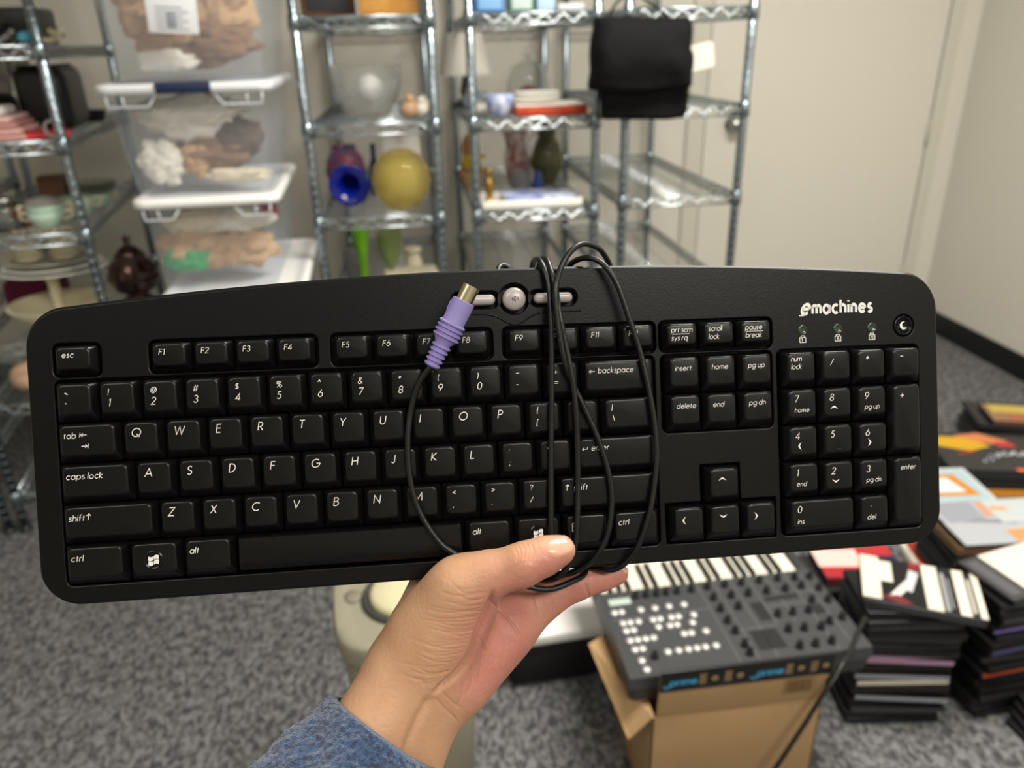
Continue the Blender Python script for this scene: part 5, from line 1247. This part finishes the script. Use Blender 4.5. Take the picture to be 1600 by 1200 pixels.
art1 = [('cfcab9', box4(.0, .05, .16, .98)), ('cfcab9', box4(.16, .45, .27, .9)), ('c9c6c0', [(.2, .1), (.3, .15), (.45, .5), (.38, .55)]), ('b9b9bc', [(.36, .35), (.42, .3), (.5, .75), (.42, .8)]), ('6b2a30', [(.14, .12), (.3, .02), (.42, .05), (.3, .2)]), ('8a2024', [(.42, .85), (.52, .8), (.5, .95), (.44, .98)]),
        ('cfcab9', box4(.53, .02, .66, .97)), ('8d8d8f', box4(.68, .05, .715, .85)), ('77777a', box4(.73, .12, .75, .75)), ('cfcab9', box4(.79, .02, .88, .97)), ('c7c4b8', box4(.90, .1, .92, .8)), ('cfcab9', box4(.945, .02, 1.0, .97))]
dvd((s1x+.005, s1y-.008, zt_), math.radians(-27), ('3a3a3e', '19191b'), 'black DVD case with white blocks on its cover, topmost in the stack beside the synthesizer', art1, W_=.215, D_=.150, H_=.0165)
S2 = ['161617', '161617', '161617', '2c2c2e', '161617', '161617', '161617', 'b04a30', '161617', '3a3a3e', '161617', '4a4a70', '161617', '2c2c2e', '7a6ab0', '161617', '3a3a3e', '161617', '2c2c2e']
zt2 = stack(1.155, 1.055, math.radians(4), S2, 'the tall stack at the right edge', H_=.0150)
dvd((1.165, 1.060, zt2), math.radians(12), ('2c2c2e', '39393b'), 'grey and white DVD case, topmost of the tall right edge stack', [('cfcab9', box4(.28, .0, .98, .98)), ('505054', box4(.06, .1, .2, .9))], H_=.0150)
dvd((1.075, 1.30, .0), math.radians(8), ('161617', '1a1a1c'), 'black DVD case on the carpet behind the two tall stacks', W_=.19)
dvd((1.03, 1.245, .0152), math.radians(-30), ('6d4a38', '2a2320'), 'brown-spined DVD case leaning behind the white-blocked top case', W_=.19)
# broken heap between the stacks and the wall
zb = 0
for k in range(10):
    c = ['161617', '161617', '2c2c2e', '6d4a38', '161617', 'b02028', '161617', '6d4a38', '161617', '2c2c2e'][k]
    dvd((.93+rs.uniform(-.006, .006), 1.30, zb), math.radians(-6+rs.uniform(-5, 5)), (c, '1c1a1a'), '%s-spined DVD case, %s in the short stack behind the synthesizer keys' % (CN[c], ORD[k]), grp='DVD cases in the short stack behind the synthesizer keys'); zb += .0148
dvd((.96, 1.315, zb), math.radians(-8), ('b02028', 'a82a30'), 'red DVD case on top of the short stack behind the synthesizer keys', [('e0b8b0', box4(.0, .3, .55, .8)), ('1c2440', box4(.75, .0, 1, .6))])
# white and red tray carrying a pile with the snowy cover
HX, HY = 1.345, 1.355
r = empty('white_case', (HX+.01, HY-.02, 0), math.radians(-10)); tag(r, 'big white and red flat box under the pile with the snowy cover', 'box')
G().add(*rbox(-.16, .16, 0, .24, 0, .030, .006)).obj('body', M('case_white', 'e0d9c9', .4), r, auto=40); G().add(*rbox(-.148, .152, .010, .232, .0302, .034, .002)).obj('red_liner', M('liner_red', 'b5301f', .4), r)
z = .0345
for k, (c, h) in enumerate([('161617', .0148), ('161617', .0148), ('161617', .0148), ('2c2c2e', .0148), ('8a8f98', .0148), ('161617', .0148), ('2c2c2e', .0148), ('161617', .0148)]):
    dvd((HX+rs.uniform(-.004, .004), HY+.01, z), math.radians(-9+rs.uniform(-3, 3)), (c, '1c1c1e'), '%s-spined case, %s on the white and red box' % (CN[c], ORD[k]), W_=.24, D_=.17, H_=h, grp='cases piled on the white and red box'); z += h+.0003
dvd((HX+.005, HY+.0, z), math.radians(-5), ('6d4a38', '2a2018'), 'gold and brown edged case just under the snowy cover', W_=.27, D_=.18, H_=.022, edge=M('gilt_brown', '6a5430', .35)); z += .0223
snow = [('a3a6ab', box4(.0, .0, .45, .5)), ('8c8f98', box4(.05, .5, .4, .98)), ('7c8088', [(.15, .5), (.6, .42), (.7, .5), (.3, .56)]), ('b0b6b8', box4(.5, .45, 1, 1)), ('c38a68', [(.42, .62), (.48, .6), (.5, .95), (.44, .98)]), ('c98f58', [(.52, .75), (.66, .72), (.66, .8), (.52, .84)]), ('d08a58', [(.46, .02), (.7, .2), (.72, .3), (.46, .3)]), ('b8663a', [(.6, .18), (.8, .14), (.82, .2), (.62, .28)])]
dvd((HX+.03, HY-.002, z), math.radians(-4), ('23242a', 'a5abae'), 'large flat case with a pale snowy picture cover', snow, W_=.29, D_=.185, H_=.008)
# pale square case with orange ring
dvd((1.42, 1.62, .105), math.radians(-6), ('b9c0c4', 'b9c4ca'), 'white square case with an orange and blue picture', [('a3b8c0', box4(.06, .08, .94, .92)), ('c07f28', [(.15, .2), (.85, .2), (.75, .8), (.25, .8)]), ('ddd6da', [(.28, .3), (.7, .3), (.62, .7), (.34, .7)])], W_=.21, D_=.19, H_=.015, edge=M('case_white', 'e0d9c9', .4))
z = 0
for k in range(7): dvd((1.42+rs.uniform(-.004, .004), 1.625, z), math.radians(-8+rs.uniform(-3, 3)), ('161617', '1c1c1e'), 'black case, %s under the white square case' % ORD[k], W_=.19, D_=.135, grp='black cases under the white square case'); z += .0149
# black box set with the flame cover
fire = [('c89a18', [(.02, .60), (.30, .48), (.52, .62), (.40, .84), (.12, .86)]), ('c9764a', [(.25, .88), (.55, .68), (.72, .78), (.5, .98)]), ('b83038', [(.58, .62), (.75, .62), (.72, .74), (.6, .76)]), ('8a2a26', [(.16, .36), (.34, .44), (.36, .5), (.18, .42)]), ('e0603a', [(.56, .0), (1, .0), (1, .07), (.56, .07)])]
def scr(q): return q
bxs = dvd((1.70, 1.79, .066), math.radians(-14), ('2a2a2c', '2b2a2a'), 'wide black box set with flames and pale scribbled lettering on its lid', fire, W_=.34, D_=.25, H_=.030)
sg = G()
for k, (x, y) in enumerate([(-.02, .085), (.012, .098), (.045, .112), (-.035, .062), (.078, .112)]):
    ribbon(sg, [(x+.016*math.cos(t*.55+k)*(1+.2*math.sin(t)), y+.013*math.sin(t*.8+k)) for t in range(12)], .0045, .0312, 0, lambda a, b: (a, b))
sg.obj('cover_scribble', M('scribble_pale', 'b9bac0', .4), bxs, smooth=False)
z = 0
for k, (c, h) in enumerate([('d08a30', .030), ('2c2c2e', .030)]):
    dvd((1.69+.01*k, 1.80, z), math.radians(-12-k), (c, '1a1a1c'), '%s-spined box set, %s beneath the flame cover' % (CN[c], ORD[k]), W_=.33, D_=.24, H_=h, grp='box sets beneath the flame cover'); z += h+.001
z = 0
for k in range(6):
    dvd((1.905+rs.uniform(-.006, .006), 2.02, z), math.radians(-20+rs.uniform(-3, 3)), (('161617', '2c2c2e')[k % 2], '1a1a1c'), 'black case, %s in the far pile by the right wall' % ORD[k], grp='cases in the far pile by the right wall', W_=.24, D_=.19, H_=.018); z += .0185
dvd((1.92, 2.02, z), math.radians(-18), ('6d4a38', '8d6a4a'), 'case with a brown and yellow cover on top of the far pile', [('b9a04a', box4(.1, .5, .8, .95)), ('a05a40', box4(.3, .1, .9, .45))], W_=.19)
dvd((1.50, 1.50, 0), math.radians(-2), ('161617', '1b1b1d'), 'black case on the carpet between the snowy pile and the flame box', W_=.2)
for k in range(4): dvd((1.225, .90, .0148*k), math.radians(5-4*k), (('161617', 'd4d0c8', '161617', 'b02028')[k], '1c1c1e'), '%s-spined case, %s of the lower right corner pile' % (('black', 'white', 'black', 'red')[k], ORD[k]), grp='cases in the lower right corner pile')
bpy.context.view_layer.update()
